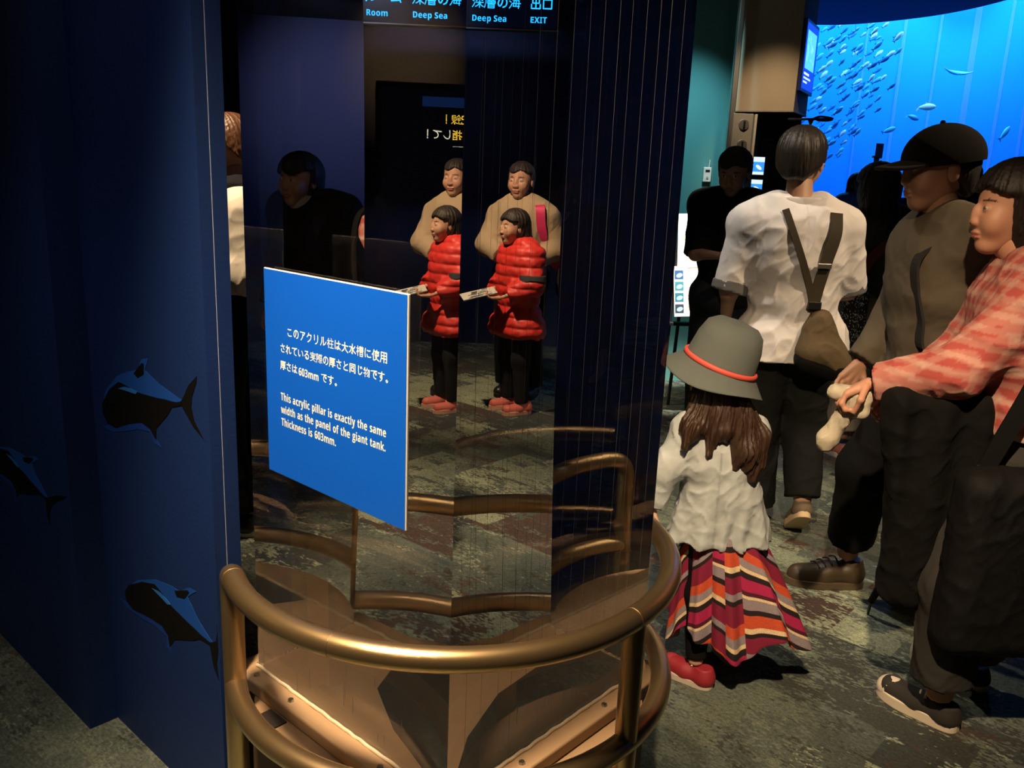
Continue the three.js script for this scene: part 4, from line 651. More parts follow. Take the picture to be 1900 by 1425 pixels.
  const tex = dataTex(1024, 512, (u, v) => { const dn = 1 - v, an = (u > 0.5 ? u - 1 : u) * 6.2832, bk = an < -0.42 ? 0 : an < -0.12 ? 1 : an < 0.24 ? 2 : 3; const c = stripe(dn * 0.85 + [an * 0.36, 0.31, 0.55, -an * 0.36 + 0.2][bk]), n = 0.86 + 0.26 * rnd(); return c.map((q) => Math.min(255, q * n)); }, true);
  const NU = 192, NV = 44, pos = [], uv = [], idx = [];
  const surf = (u, v, inn) => { const a = u * Math.PI * 2, hemL = 0.32 + 0.032 * Math.cos(a * 4 + 0.3) + 0.016 * Math.sin(a * 7), y = 0.475 - v * hemL, fl = Math.pow(v, 0.9), R0 = 0.098, R = R0 + fl * (0.085 + 0.05 * Math.cos(a - 2.0)) + (0.003 + 0.016 * fl) * Math.cos(a * 9 + 0.5) + 0.008 * fl * Math.cos(a * 20) - inn * 0.003; return [0.622 - J.x + R * Math.sin(a) * 1.08 + fl * 0.035, y, -2.335 - J.z + R * Math.cos(a) * 0.86]; };
  for (const inn of [0, 1]) for (let j = 0; j <= NV; j++) for (let i = 0; i <= NU; i++) { pos.push(...surf(i / NU, j / NV, inn)); uv.push(i / NU, 1 - j / NV); }
  const W = NU + 1, S = W * (NV + 1);
  for (let j = 0; j < NV; j++) for (let i = 0; i < NU; i++) { const a = j * W + i; idx.push(a, a + W, a + 1, a + 1, a + W, a + W + 1, S + a, S + a + 1, S + a + W, S + a + 1, S + a + W + 1, S + a + W); }
  for (let i = 0; i < NU; i++) { const a = NV * W + i; idx.push(a, S + a, a + 1, a + 1, S + a, S + a + 1); }
  const sg = new THREE.BufferGeometry(); sg.setAttribute('position', new THREE.Float32BufferAttribute(pos, 3)); sg.setAttribute('uv', new THREE.Float32BufferAttribute(uv, 2)); sg.setIndex(idx); sg.computeVertexNormals();
  part('striped_skirt', sg, std(0xffffff, 0.85, { map: tex }), P.p, 'flared skirt striped crimson, orange, grey, black and cream');
  garment(P, 'leggings', [...legBones(J, 'L', 0.004, 0.004, 0.92), ...legBones(J, 'R', 0.004, 0.004, 0.92)], black, { amp: 0.001, cell: 0.008 });
  const red = std(lin(0.30, 0.018, 0.03), 0.6), sw = std(lin(0.62, 0.52, 0.45), 0.6);
  for (const c of ['L', 'R']) shoe(P, c, 'shoe', { L: 0.165, w: 0.034, upper: red, sole: sw, soleH: 0.016, high: 0.06, lace: sw, label: 'red child shoe with pale sole' });
}
// man in the white shirt, seen from behind
{
  const J = skeleton(1.12, -3.45, Math.PI - 0.18, 1.66, { head: [1.085, 1.525, -3.46], neck: [1.08, 1.375, -3.43], shL: [0.905, 1.285, -3.43], shR: [1.255, 1.285, -3.43], chest: [1.08, 1.20, -3.43], pelvis: [1.11, 0.86, -3.43], elL: [0.845, 1.03, -3.42], wrL: [0.875, 0.86, -3.56], elR: [1.325, 1.04, -3.46], wrR: [1.22, 0.96, -3.66], hipL: [1.02, 0.84, -3.43], hipR: [1.19, 0.84, -3.43], knL: [1.04, 0.46, -3.50], knR: [1.235, 0.46, -3.50], anL: [1.09, 0.09, -3.54], anR: [1.225, 0.16, -3.38], toeL: [0.1, 0, -1], toeR: [0.12, 0, -1], hyaw: Math.PI - 0.55 });
  const P = person('man in a white short-sleeved shirt seen from behind with a sling bag', J, { skin: [0.42, 0.24, 0.16] });
  hairOf(P, [0.014, 0.009, 0.006], { low: 0.0, back: -0.066, taper: 0.95, thick: 0.023, fringe: 0.04, cell: 0.0045, gloss: 0.55, label: 'short dark brown hair' });
  const sh = cloth(0.66, 0.65, 0.66);
  garment(P, 'white_shirt', [...torsoBones(J, 0.028), ...armBones(J, 'L', 0.026, 0.98), ...armBones(J, 'R', 0.026, 0.98), [[1.02, 0.84, -3.43], [1.20, 0.84, -3.43], 0.135, 0.135], [[1.02, 0.76, -3.43], [1.20, 0.76, -3.43], 0.14, 0.14]], sh, { hem: 0.765, amp: 0.013, fx: 8, fy: 7, seed: 4, cell: 0.0095, label: 'white cotton shirt with creases' });
  garment(P, 'collar', [[[1.035, 1.375, -3.425], [1.125, 1.375, -3.425], 0.062, 0.062], [[1.035, 1.36, -3.44], [1.125, 1.36, -3.44], 0.068, 0.068]], sh, { amp: 0.002, cell: 0.008, mod: (r, x, y) => Math.max(r, y - 1.398, 1.335 - y) });
  for (const c of ['L', 'R']) garment(P, 'sleeve_cuff', [[mixp(J['sh' + c], J['el' + c], 0.86), mixp(J['sh' + c], J['el' + c], 1.04), 0.074, 0.073, true]], cloth(0.16, 0.16, 0.17), { amp: 0.002, cell: 0.009, mod: (r, x, y) => Math.max(r, y - (J['el' + c][1] + 0.045)), label: 'dark turned-up cuff' });
  garment(P, 'trousers', [[[1.03, 0.84, -3.43], [1.19, 0.84, -3.43], 0.125, 0.125], ...legBones(J, 'L', 0.018, 0.03, 0.98), ...legBones(J, 'R', 0.018, 0.03, 0.92)], cloth(0.010, 0.011, 0.011), { amp: 0.009, fx: 9, fy: 9, label: 'dark trousers' });
  const su = std(lin(0.12, 0.09, 0.06), 0.7), so = std(lin(0.62, 0.46, 0.30), 0.7);
  shoe(P, 'L', 'shoe', { upper: su, sole: so, L: 0.25 }); shoe(P, 'R', 'shoe', { upper: su, sole: so, L: 0.25, pitch: 0.62, ground: 0.075, label: 'lifted dark shoe with tan heel' });
  // sling bag
  const b = thing('sling_bag', 'khaki and black sling bag hanging on the white shirt back', 'bag', [1.17, 0.80, -3.27]), o = [1.17, 0.80, -3.27], kh = cloth(0.105, 0.078, 0.045), ks = cloth(0.055, 0.045, 0.03);
  part('pouch', boneMesh([[[-0.02, 0.02, 0], [0.07, -0.015, 0.0], 0.055, 0.062], [[0.0, 0.14, -0.01], [0.03, 0.04, 0], 0.045, 0.06], [[-0.03, 0.10, -0.01], [-0.025, 0.03, 0], 0.035, 0.05]], 0.04, 0.008, [0, 0, 0], folds(0.007, 15, 10, 3), null), kh, b, 'khaki pouch');
  part('pouch_base', boneMesh([[[-0.03, -0.005, 0], [0.075, -0.03, 0], 0.058, 0.06]], 0.04, 0.008, [0, 0, 0], (r, x, y) => Math.max(r, y - 0.02 + 0.2 * x), null), blackBag, b, 'black lower panel');
  const zb = (x, y) => { const f = field(torsoBones(J, 0.040), 0.035); let z = -3.0; while (z > -3.7 && f(x, y, z) > 0) z -= 0.004; return z; };
  const path = (pts) => pts.map(([x, y]) => [x, y, zb(x, y)]);
  strap('strap', path([[1.00, 1.352], [1.025, 1.28], [1.07, 1.17], [1.11, 1.07], [1.14, 0.97]]), 0.026, 0.005, ks, b, o, () => [1, 0.5, 0]);
  strap('strap', path([[1.195, 1.345], [1.19, 1.27], [1.165, 1.17], [1.145, 1.07], [1.13, 0.98]]), 0.045, 0.006, ks, b, o, () => [1, 0, 0]);
  part('buckle', rbox(0.052, 0.02, 0.012, 0.003, 1.155 - o[0], 1.15 - o[1], zb(1.155, 1.15) + 0.006 - o[2]), M.steel, b, 'metal strap adjuster');
  part('clasp', rbox(0.05, 0.03, 0.014, 0.003, 1.135 - o[0], 1.0 - o[1], zb(1.135, 1.0) + 0.008 - o[2]), M.blackSatin, b);
}
// man in dark clothes by the teal wall
{
  const J = skeleton(1.12, -4.62, -0.5, 1.62, { head: [1.10, 1.485, -4.6], elL: [1.35, 1.06, -4.52], wrL: [1.16, 1.02, -4.40], elR: [0.93, 1.07, -4.55], wrR: [1.02, 1.08, -4.36], pitch: -0.3 });
  const P = person('man in black clothes standing in shadow beside the easel', J, { skin: [0.36, 0.21, 0.14], handL: { curl: 1.0 }, handR: { curl: 1.0 } });
  hairOf(P, [0.02, 0.014, 0.010], { low: -0.0, thick: 0.016, taper: 0.6 });
  garment(P, 'black_shirt', [...torsoBones(J, 0.022), ...armBones(J, 'L', 0.022, 1.0), ...armBones(J, 'R', 0.022, 1.0)], cloth(0.008, 0.008, 0.009), { hem: 0.80, amp: 0.008 });
  garment(P, 'trousers', [[[1.05, 0.84, -4.62], [1.19, 0.84, -4.62], 0.12, 0.12], ...legBones(J, 'L', 0.015, 0.03, 0.97), ...legBones(J, 'R', 0.015, 0.03, 0.97)], cloth(0.014, 0.016, 0.022), { amp: 0.006 });
  for (const c of ['L', 'R']) shoe(P, c, 'shoe', { upper: M.blackSatin, sole: M.black });
}
// man in the cap, striding left
{
  const J = skeleton(1.36, -2.72, -Math.PI / 2, 1.68, { head: [1.262, 1.505, -2.70], neck: [1.305, 1.36, -2.70], shL: [1.34, 1.285, -2.53], shR: [1.32, 1.285, -2.87], chest: [1.325, 1.20, -2.70], pelvis: [1.37, 0.87, -2.71], elL: [1.47, 1.03, -2.58], wrL: [1.43, 0.82, -2.62], elR: [1.30, 1.02, -2.92], wrR: [1.19, 0.86, -2.90], hipL: [1.37, 0.85, -2.63], hipR: [1.37, 0.85, -2.79], knL: [1.42, 0.48, -2.68], knR: [1.24, 0.50, -2.86], anL: [1.56, 0.13, -2.78], anR: [1.265, 0.115, -2.97], toeL: [-1, 0, -0.1], toeR: [-1, 0, -0.06], hyaw: -Math.PI / 2 - 0.05, pitch: -0.05, hs: 1.07 });
  const P = person('man in a black cap and grey brown sweater striding left', J, { skin: [0.36, 0.19, 0.12] });
  hairOf(P, [0.012, 0.010, 0.008], { low: -0.03, back: -0.075, fringe: 0.03, thick: 0.001, taper: 0.4 });
  garment(P, 'sweater', [...torsoBones(J, 0.03), ...armBones(J, 'L', 0.026, 1.95), ...armBones(J, 'R', 0.026, 1.95), [[1.315, 1.34, -2.73], [1.315, 1.34, -2.67], 0.075, 0.075], [[1.37, 0.85, -2.77], [1.37, 0.85, -2.65], 0.14, 0.14]], cloth(0.105, 0.086, 0.062), { hem: 0.76, amp: 0.011, fx: 7, fy: 6, seed: 9, label: 'grey brown sweater' });
  garment(P, 'trousers', [[[1.37, 0.84, -2.78], [1.37, 0.84, -2.64], 0.12, 0.12], ...legBones(J, 'L', 0.02, 0.035, 0.9), ...legBones(J, 'R', 0.02, 0.04, 0.80)], black, { amp: 0.008, label: 'black rolled trousers' });
  const br = std(lin(0.062, 0.042, 0.022), 0.45, { bumpMap: paintBump, bumpScale: 0.0008 }), bs = std(lin(0.10, 0.07, 0.04), 0.7);
  shoe(P, 'R', 'boot', { L: 0.285, w: 0.05, upper: br, sole: bs, high: 0.105, lace: std(lin(0.04, 0.03, 0.02), 0.8), at: [1.235, 0, -2.965], label: 'brown leather chukka boot' }); shoe(P, 'L', 'boot', { L: 0.285, w: 0.05, upper: br, sole: bs, high: 0.105, pitch: 0.3, ground: 0.03 });
  const fr = headFrame(J), cap = new THREE.Group(); cap.name = 'baseball_cap'; cap.userData.label = 'black baseball cap with stiff peak'; P.p.add(cap);
  cap.matrixAutoUpdate = true; const mb = new THREE.Matrix4().makeBasis(V(...fr.l), V(...fr.u), V(...fr.f)); cap.quaternion.setFromRotationMatrix(mb); cap.position.set(...sub(J.head, P.O)); cap.rotateX(0.12);
  const s = J.hs, cg = new THREE.SphereGeometry(1, 40, 20, 0, Math.PI * 2, 0, Math.PI * 0.56).scale(0.095 * s, 0.094 * s, 0.113 * s).translate(0, 0.032 * s, -0.012 * s);
  const capM = cloth(0.009, 0.008, 0.0075);
  part('cap_crown', cg, capM, cap); part('cap_button', new THREE.SphereGeometry(0.008, 10, 8).translate(0, 0.127 * s, -0.012 * s), capM, cap);
  const pk = new THREE.Shape(); pk.moveTo(-0.078, 0.06); pk.bezierCurveTo(-0.085, 0.135, -0.04, 0.172, 0, 0.174); pk.bezierCurveTo(0.04, 0.172, 0.085, 0.135, 0.078, 0.06); pk.bezierCurveTo(0.05, 0.105, -0.05, 0.105, -0.078, 0.06);
  const pg = new THREE.ExtrudeGeometry(pk, { depth: 0.005, bevelEnabled: true, bevelSize: 0.0015, bevelThickness: 0.0015, bevelSegments: 1, curveSegments: 16 }).rotateX(Math.PI / 2); { const q = pg.getAttribute('position'); for (let i = 0; i < q.count; i++) q.setXYZ(i, q.getX(i) * s, (q.getY(i) + 0.042 - 3.2 * q.getX(i) ** 2 - 0.12 * Math.max(0, q.getZ(i) - 0.07)) * s, q.getZ(i) * s); pg.computeVertexNormals(); }
  part('cap_peak', pg, cloth(0.018, 0.015, 0.013), cap);
  // daypack with shoulder strap
  const b = thing('daypack', 'dark daypack on the back of the man in the cap', 'backpack', [1.535, 0.95, -2.70]), o = [1.535, 0.95, -2.70], bm = cloth(0.028, 0.026, 0.026);
  part('pack_body', softBox([0, 0.17, 0], [0.055, 0.17, 0.12], 0.05, 0.009, 0.006, 2), bm, b);
  const f = field(torsoBones(J, 0.036), 0.035), surfX = (y, z) => { let x = 1.0; while (x < 1.6 && f(x, y, z) > 0) x += 0.005; return x; };
  strap('shoulder_strap', [[1.44, 1.25, -2.575], [1.37, 1.362, -2.578], [1.29, 1.335, -2.575], ...[1.25, 1.16, 1.06, 0.97].map((y) => [surfX(y, -2.585) - 0.004, y, -2.585]), [1.40, 0.93, -2.55]], 0.045, 0.008, bm, b, o, () => [0, 0, 1]);
}
const far = (p, q = 1.085) => [p[0] * q, 1.45 + (p[1] - 1.45) * q, p[2] * q]; // the same figure a little further off
// woman in the plaid shirt
{
  const J = skeleton(1.24, -2.10, -Math.PI / 2 - 0.35, 1.57, { head: [1.185, 1.405, -2.13], neck: [1.235, 1.285, -2.10], shL: [1.20, 1.225, -1.96], shR: [1.27, 1.22, -2.21], chest: [1.24, 1.12, -2.09], pelvis: [1.28, 0.83, -2.07], elL: [1.045, 1.035, -1.99], wrL: [0.895, 0.975, -2.10], elR: [1.15, 1.00, -2.24], wrR: [1.02, 0.93, -2.20], hipL: [1.20, 0.80, -2.00], hipR: [1.31, 0.80, -2.15], knL: [1.205, 0.43, -2.13], knR: [1.31, 0.44, -2.16], anL: [1.215, 0.085, -2.125], anR: [1.42, 0.10, -2.33], toeL: [-0.60, 0, -0.80], toeR: [-0.6, 0, -0.8], hyaw: -Math.PI / 2 - 0.1, hs: 0.95 });
  for (const q of ['head', 'neck', 'shL', 'shR', 'chest', 'pelvis', 'elL', 'wrL', 'elR', 'wrR', 'hipL', 'hipR']) J[q] = far(J[q]); J.hs *= 1.05; J.k *= 1.03;
  const P = person('woman in a red plaid shirt walking left holding a white towel', J, { skin: [0.50, 0.25, 0.16], handL: { curl: 1.25, nor: [0.1, -0.9, 0.2], dir: [-0.8, -0.45, -0.1] } });
  hairOf(P, [0.012, 0.008, 0.006], { low: -0.12, back: -0.13, thick: 0.018, side: -0.005, extra: [[far([1.215, 1.42, -2.10]), far([1.265, 1.29, -2.06]), 0.075, 0.07], [far([1.265, 1.29, -2.06]), far([1.285, 1.21, -2.03]), 0.065, 0.035]], label: 'dark shoulder-length hair' });
  const plaid = (x, y, z) => { const a = 0.5 + 0.5 * Math.sin(y * 150 + x * 30), b = 0.5 + 0.5 * Math.sin((x * 0.8 - z) * 120), c = Math.sin(y * 75 + 1) > 0.86 ? 0.5 : 0, w = (a > 0.62 ? 0.38 : 0) + (b > 0.62 ? 0.34 : 0) + c * 0.5; return [0.42 + 0.16 * w, 0.075 + 0.28 * w, 0.065 + 0.22 * w].map((v) => v * (0.9 + 0.2 * fbm(x * 20, y * 20, z * 20, 2))); };
  garment(P, 'plaid_shirt', [...torsoBones(J, 0.024), ...armBones(J, 'L', 0.022, 1.92), ...armBones(J, 'R', 0.022, 1.92), [far([1.26, 0.90, -2.00]), far([1.30, 0.90, -2.14]), 0.12, 0.12], [far([1.225, 1.285, -2.13]), far([1.235, 1.285, -2.06]), 0.058, 0.058]], vcloth, { paint: plaid, hem: 0.835, amp: 0.010, fx: 9, fy: 8, cell: 0.0075, seed: 6, label: 'red and cream plaid shirt' });
  garment(P, 'trousers', [[far([1.26, 0.80, -1.99]), far([1.31, 0.80, -2.14]), 0.12, 0.12], ...legBones(J, 'L', 0.012, 0.040, 0.84), ...legBones(J, 'R', 0.012, 0.04, 0.84)], cloth(0.036, 0.034, 0.032), { amp: 0.012, fx: 11, fy: 4, seed: 3, label: 'wide grey trousers' });
  const bc = std(lin(0.022, 0.018, 0.015), 0.8, { bumpMap: clothBump, bumpScale: 0.0006 }), wr = std(lin(0.72, 0.62, 0.48), 0.55);
  shoe(P, 'L', 'sneaker', { L: 0.235, w: 0.043, upper: bc, sole: wr, soleH: 0.026, high: 0.066, lace: wr, toeCap: wr, label: 'black canvas sneaker with cream sole and toe cap', at: [1.212, 0, -2.155] }); shoe(P, 'R', 'sneaker', { L: 0.235, w: 0.043, upper: bc, sole: wr, soleH: 0.026, high: 0.066, lace: wr, toeCap: wr, label: 'black canvas sneaker with cream sole and toe cap', at: [1.40, 0, -2.36] });
  // towel
  const t = thing('white_towel', 'white towel hanging from the hand of the plaid-shirted woman', 'towel', far([0.845, 0.90, -2.12]));
  part('cloth', boneMesh([[[-0.03, 0.045, 0.0], [0.035, 0.04, 0.02], 0.022, 0.026], [[0.03, 0.04, 0.02], [0.035, 0.0, 0.03], 0.026, 0.022], [[0.01, 0.02, 0.015], [-0.035, -0.09, 0.0], 0.02, 0.028], [[-0.035, -0.09, 0], [-0.04, -0.105, 0], 0.028, 0.02]], 0.015, 0.006, [0, 0, 0], folds(0.005, 22, 14, 1), null), std(lin(0.74, 0.66, 0.50), 0.95, { bumpMap: clothBump, bumpScale: 0.0015 }), t);
  // big black shoulder bag
  const b = thing('black_shoulder_bag', 'large black shoulder bag hanging at the hip of the plaid-shirted woman', 'bag', far([1.20, 0.42, -1.88])), o = far([1.20, 0.42, -1.88]);
  part('bag_body', softBox([0.03, 0.20, 0.0], [0.21, 0.25, 0.065], 0.055, 0.009, 0.010, 5), blackBag, b);
  strap('shoulder_strap', [[1.10, 0.83, -1.90], [1.155, 1.02, -1.875], [1.20, 1.18, -1.865], [1.225, 1.285, -1.885], [1.25, 1.325, -1.955], [1.29, 1.26, -1.94], [1.31, 1.05, -1.90], [1.28, 0.83, -1.88]].map((q) => far(q)), 0.042, 0.008, blackBag, b, o, (u) => (u < 0.3 ? [1, 0, 0.3] : u < 0.75 ? [0.9, 0, 0.5] : [1, 0, 0]));
  // black coat over the forearm, and an umbrella
  const c = thing('black_coat', 'black coat draped over the arm of the plaid-shirted woman', 'coat', far([1.05, 0.47, -2.02]));
  part('draped_cloth', softBox([0.01, 0.25, 0.0], [0.14, 0.31, 0.05], 0.045, 0.008, 0.012, 8, (x, y, z) => [x - 0.10 * (0.25 - y) - 0.012 * Math.sin(y * 9), y, z + 0.012 * Math.sin(x * 55)]), cloth(0.0045, 0.0045, 0.0045), c);
  const u = thing('closed_umbrella', 'slim black closed umbrella pointing down at the carpet', 'umbrella', [1.272, 0, -2.746]);
  part('canopy_roll', rod(V(-0.005, 0.06, 0.02), V(0.06, 0.50, 0.18), 0.011, 12, 0.022), blackBag, u); part('tip', rod(V(0, 0, 0), V(-0.005, 0.06, 0.02), 0.004, 8, 0.007), M.blackSatin, u); part('handle', tube([V(0.06, 0.50, 0.18), V(0.072, 0.58, 0.21), V(0.085, 0.66, 0.24), V(0.12, 0.68, 0.25), V(0.13, 0.63, 0.25)], 0.010, 24, 8), M.blackSatin, u);
}
// woman in the grey coat further back
{
  const J = skeleton(1.93, -4.6, Math.PI + 0.5, 1.58, { head: [1.84, 1.43, -4.6], neck: [1.87, 1.30, -4.59], shL: [1.76, 1.235, -4.56], shR: [2.05, 1.235, -4.62], elL: [1.74, 1.02, -4.5], wrL: [1.78, 0.86, -4.6], elR: [2.11, 1.0, -4.56], wrR: [2.09, 0.78, -4.62], knL: [1.82, 0.46, -4.58], anL: [1.81, 0.10, -4.54], knR: [1.98, 0.46, -4.7], anR: [2.02, 0.10, -4.85], toeL: [-0.4, 0, -0.9], toeR: [-0.4, 0, -0.9] });
  const P = person('woman in a dark grey coat and pale trousers walking toward the tank', J, { skin: [0.42, 0.24, 0.16], headCell: 0.006 });
  hairOf(P, [0.012, 0.009, 0.008], { low: -0.12, back: -0.14, thick: 0.03, cell: 0.008, extra: [[[1.84, 1.42, -4.57], [1.86, 1.29, -4.53], 0.10, 0.085], [[1.86, 1.29, -4.53], [1.87, 1.20, -4.51], 0.085, 0.05]] });
  garment(P, 'grey_coat', [...torsoBones(J, 0.03), ...armBones(J, 'L', 0.026, 1.95), ...armBones(J, 'R', 0.026, 1.95), [[1.86, 0.80, -4.6], [2.0, 0.80, -4.6], 0.13, 0.13]], cloth(0.07, 0.072, 0.066), { hem: 0.72, amp: 0.011, label: 'dark grey coat' });
  garment(P, 'trousers', [...legBones(J, 'L', 0.03, 0.05, 0.84), ...legBones(J, 'R', 0.03, 0.05, 0.84), [[1.87, 0.78, -4.6], [2.0, 0.78, -4.6], 0.12, 0.12]], cloth(0.26, 0.23, 0.19), { amp: 0.011, label: 'pale cropped trousers' });
  for (const c of ['L', 'R']) shoe(P, c, 'shoe', { L: 0.23, w: 0.042, upper: std(lin(0.40, 0.15, 0.10), 0.6), sole: std(lin(0.6, 0.55, 0.5), 0.7), label: 'pinkish shoe with pale sole' });
  const b = thing('dotted_bag', 'black shoulder bag with white dots beside the grey coat', 'bag', [1.74, 0.66, -4.42]), o = [1.74, 0.66, -4.42];
  const dots = canvasTex(256, 256, (x) => { x.fillStyle = '#070708'; x.fillRect(0, 0, 256, 256); x.fillStyle = '#cfd0d0'; for (let i = 0; i < 90; i++) { x.beginPath(); x.arc(rnd() * 256, rnd() * 256, 5, 0, 7); x.fill(); } }); dots.wrapS = dots.wrapT = THREE.RepeatWrapping; dots.repeat.set(5, 5);
  part('bag_body', softBox([0, 0.14, 0], [0.06, 0.16, 0.05], 0.035, 0.009, 0.006, 2), std(0xffffff, 0.8, { map: dots }), b);
  strap('shoulder_strap', [[1.72, 0.95, -4.42], [1.80, 1.09, -4.44], [1.90, 1.19, -4.46], [2.0, 1.28, -4.53], [2.03, 1.29, -4.60]], 0.05, 0.008, cloth(0.28, 0.085, 0.05), b, o, (u) => (u < 0.7 ? [0.6, -0.8, 0] : [0.5, -0.5, 0.5]));
}
// visitor with a raised phone, close to the tank
{
  const J = skeleton(3.42, -9.0, 0.35, 1.58, { head: [3.41, 1.45, -8.98], elL: [3.56, 1.42, -9.0], wrL: [3.555, 1.64, -8.98], shL: [3.54, 1.29, -9.0], pitch: 0.1 });
  const P = person('far visitor in a pale top raising a phone against the tank', J, { skin: [0.40, 0.26, 0.2], cell: 0.016, headCell: 0.008, handCell: 0.006, handL: { curl: 1.2 } });
  hairOf(P, [0.012, 0.01, 0.01], { low: -0.12, back: -0.14, thick: 0.016, cell: 0.01, extra: [[[3.36, 1.45, -9.02], [3.33, 1.22, -9.0], 0.05, 0.03]] });
  garment(P, 'pale_top', [...torsoBones(J, 0.02), ...armBones(J, 'L', 0.02, 1.0), ...armBones(J, 'R', 0.02, 1.0)], cloth(0.40, 0.40, 0.42), { hem: 0.78, cell: 0.014 });
  garment(P, 'trousers', [...legBones(J, 'L', 0.02, 0.03), ...legBones(J, 'R', 0.02, 0.03), [[3.36, 0.85, -9], [3.48, 0.85, -9], 0.12, 0.12]], black, { cell: 0.016 });
  for (const c of ['L', 'R']) shoe(P, c, 'shoe', { L: 0.24, upper: M.blackSatin, sole: M.black });
  const ph = thing('raised_phone', 'dark phone held up in the raised hand before the tank', 'phone', [3.556, 1.72, -8.94]); part('phone_body', rbox(0.075, 0.145, 0.01, 0.008, 0, 0.07, 0), M.blackSatin, ph); part('phone_screen', box(0.066, 0.13, 0.001, 0, 0.07, 0.0055), std(lin(0.2, 0.4, 0.7), 0.3), ph);
}
// visitor in purple
{
  const J = skeleton(3.2, -7.2, Math.PI - 0.4, 1.55);
  const P = person('visitor in a purple jacket before the tank behind the man in the cap', J, { cell: 0.016, headCell: 0.008, handCell: 0.006 });
  hairOf(P, [0.012, 0.01, 0.01], { low: -0.12, back: -0.12, cell: 0.01 });
  garment(P, 'purple_jacket', [...torsoBones(J, 0.03), ...armBones(J, 'L', 0.028, 1.95), ...armBones(J, 'R', 0.028, 1.95)], cloth(0.10, 0.02, 0.22), { hem: 0.72, cell: 0.013 });
  garment(P, 'trousers', [...legBones(J, 'L', 0.02, 0.03), ...legBones(J, 'R', 0.02, 0.03)], black, { cell: 0.016 });
  for (const c of ['L', 'R']) shoe(P, c, 'shoe', { L: 0.24, upper: M.blackSatin, sole: M.black });
}
// visitor whose head shows behind the cap
{
  const J = skeleton(3.72, -7.4, Math.PI + 0.2, 1.66);
  const P = person('far dark-haired visitor between the cap and the plaid shirt', J, { cell: 0.016, headCell: 0.008, handCell: 0.006 });
  hairOf(P, [0.012, 0.01, 0.01], { low: -0.05, cell: 0.01 });
  garment(P, 'dark_jacket', [...torsoBones(J, 0.03), ...armBones(J, 'L', 0.028, 1.95), ...armBones(J, 'R', 0.028, 1.95)], cloth(0.02, 0.022, 0.03), { hem: 0.72, cell: 0.013 });
  garment(P, 'trousers', [...legBones(J, 'L', 0.02, 0.03), ...legBones(J, 'R', 0.02, 0.03)], black, { cell: 0.016 });
  for (const c of ['L', 'R']) shoe(P, c, 'shoe', { L: 0.24, upper: M.blackSatin, sole: M.black });
}
// staff woman behind the partition
{
  const J = skeleton(-1.09, -3.3, -Math.PI / 2 - 0.15, 1.62, { head: [-1.085, 1.485, -3.3], neck: [-1.065, 1.355, -3.3], shL: [-0.985, 1.265, -3.14], shR: [-1.06, 1.265, -3.46], chest: [-1.085, 1.19, -3.3], pelvis: [-1.09, 0.86, -3.3], elL: [-0.94, 1.05, -3.10], wrL: [-1.15, 1.03, -3.10], elR: [-1.0, 1.05, -3.46], wrR: [-1.2, 1.02, -3.36], pitch: -0.2 });
  const P = person('staff woman in dark vest and white blouse behind the blue partition', J, { skin: [0.52, 0.27, 0.17], handL: { curl: 1.0, nor: [0, 1, 0] } });
  hairOf(P, [0.085, 0.032, 0.012], { low: 0.012, back: -0.05, thick: 0.014, fringe: 0.045, side: -0.03, gloss: 0.5, extra: [[[-1.0, 1.52, -3.3], [-0.98, 1.49, -3.3], 0.045, 0.04]], label: 'auburn hair tied back' });
  garment(P, 'white_blouse', [...torsoBones(J, 0.010), ...armBones(J, 'L', 0.030, 1.85), ...armBones(J, 'R', 0.030, 1.85)], cloth(0.70, 0.66, 0.58), { hem: 0.84, amp: 0.009, cell: 0.009 });
  garment(P, 'navy_vest', torsoBones(J, 0.030), cloth(0.008, 0.009, 0.014), { hem: 0.80, amp: 0.004, mod: (r, x, y, z) => Math.max(r, Math.abs(z + 3.3) - 0.150), label: 'dark navy vest' });
  garment(P, 'trousers', [[[-1.09, 0.84, -3.22], [-1.09, 0.84, -3.38], 0.118, 0.118], ...legBones(J, 'L', 0.016, 0.035, 0.97), ...legBones(J, 'R', 0.016, 0.035, 0.97)], black, { amp: 0.006 });
  for (const c of ['L', 'R']) shoe(P, c, 'shoe', { L: 0.24, upper: M.blackSatin, sole: std(lin(0.45, 0.42, 0.38), 0.7), w: 0.042 });
  const cb = thing('clipboard', 'beige clipboard held by the staff woman', 'clipboard', [-1.075, 1.03, -3.02]); cb.rotation.set(-0.35, 0.5, 0.25);
  part('board', rbox(0.15, 0.22, 0.006, 0.002, 0, 0.09, 0), cloth(0.30, 0.24, 0.16), cb); part('sheet', box(0.138, 0.19, 0.002, 0, 0.08, -0.0045), M.white, cb); part('clip', rbox(0.06, 0.02, 0.012, 0.003, 0, 0.19, -0.008), M.steel, cb);
}
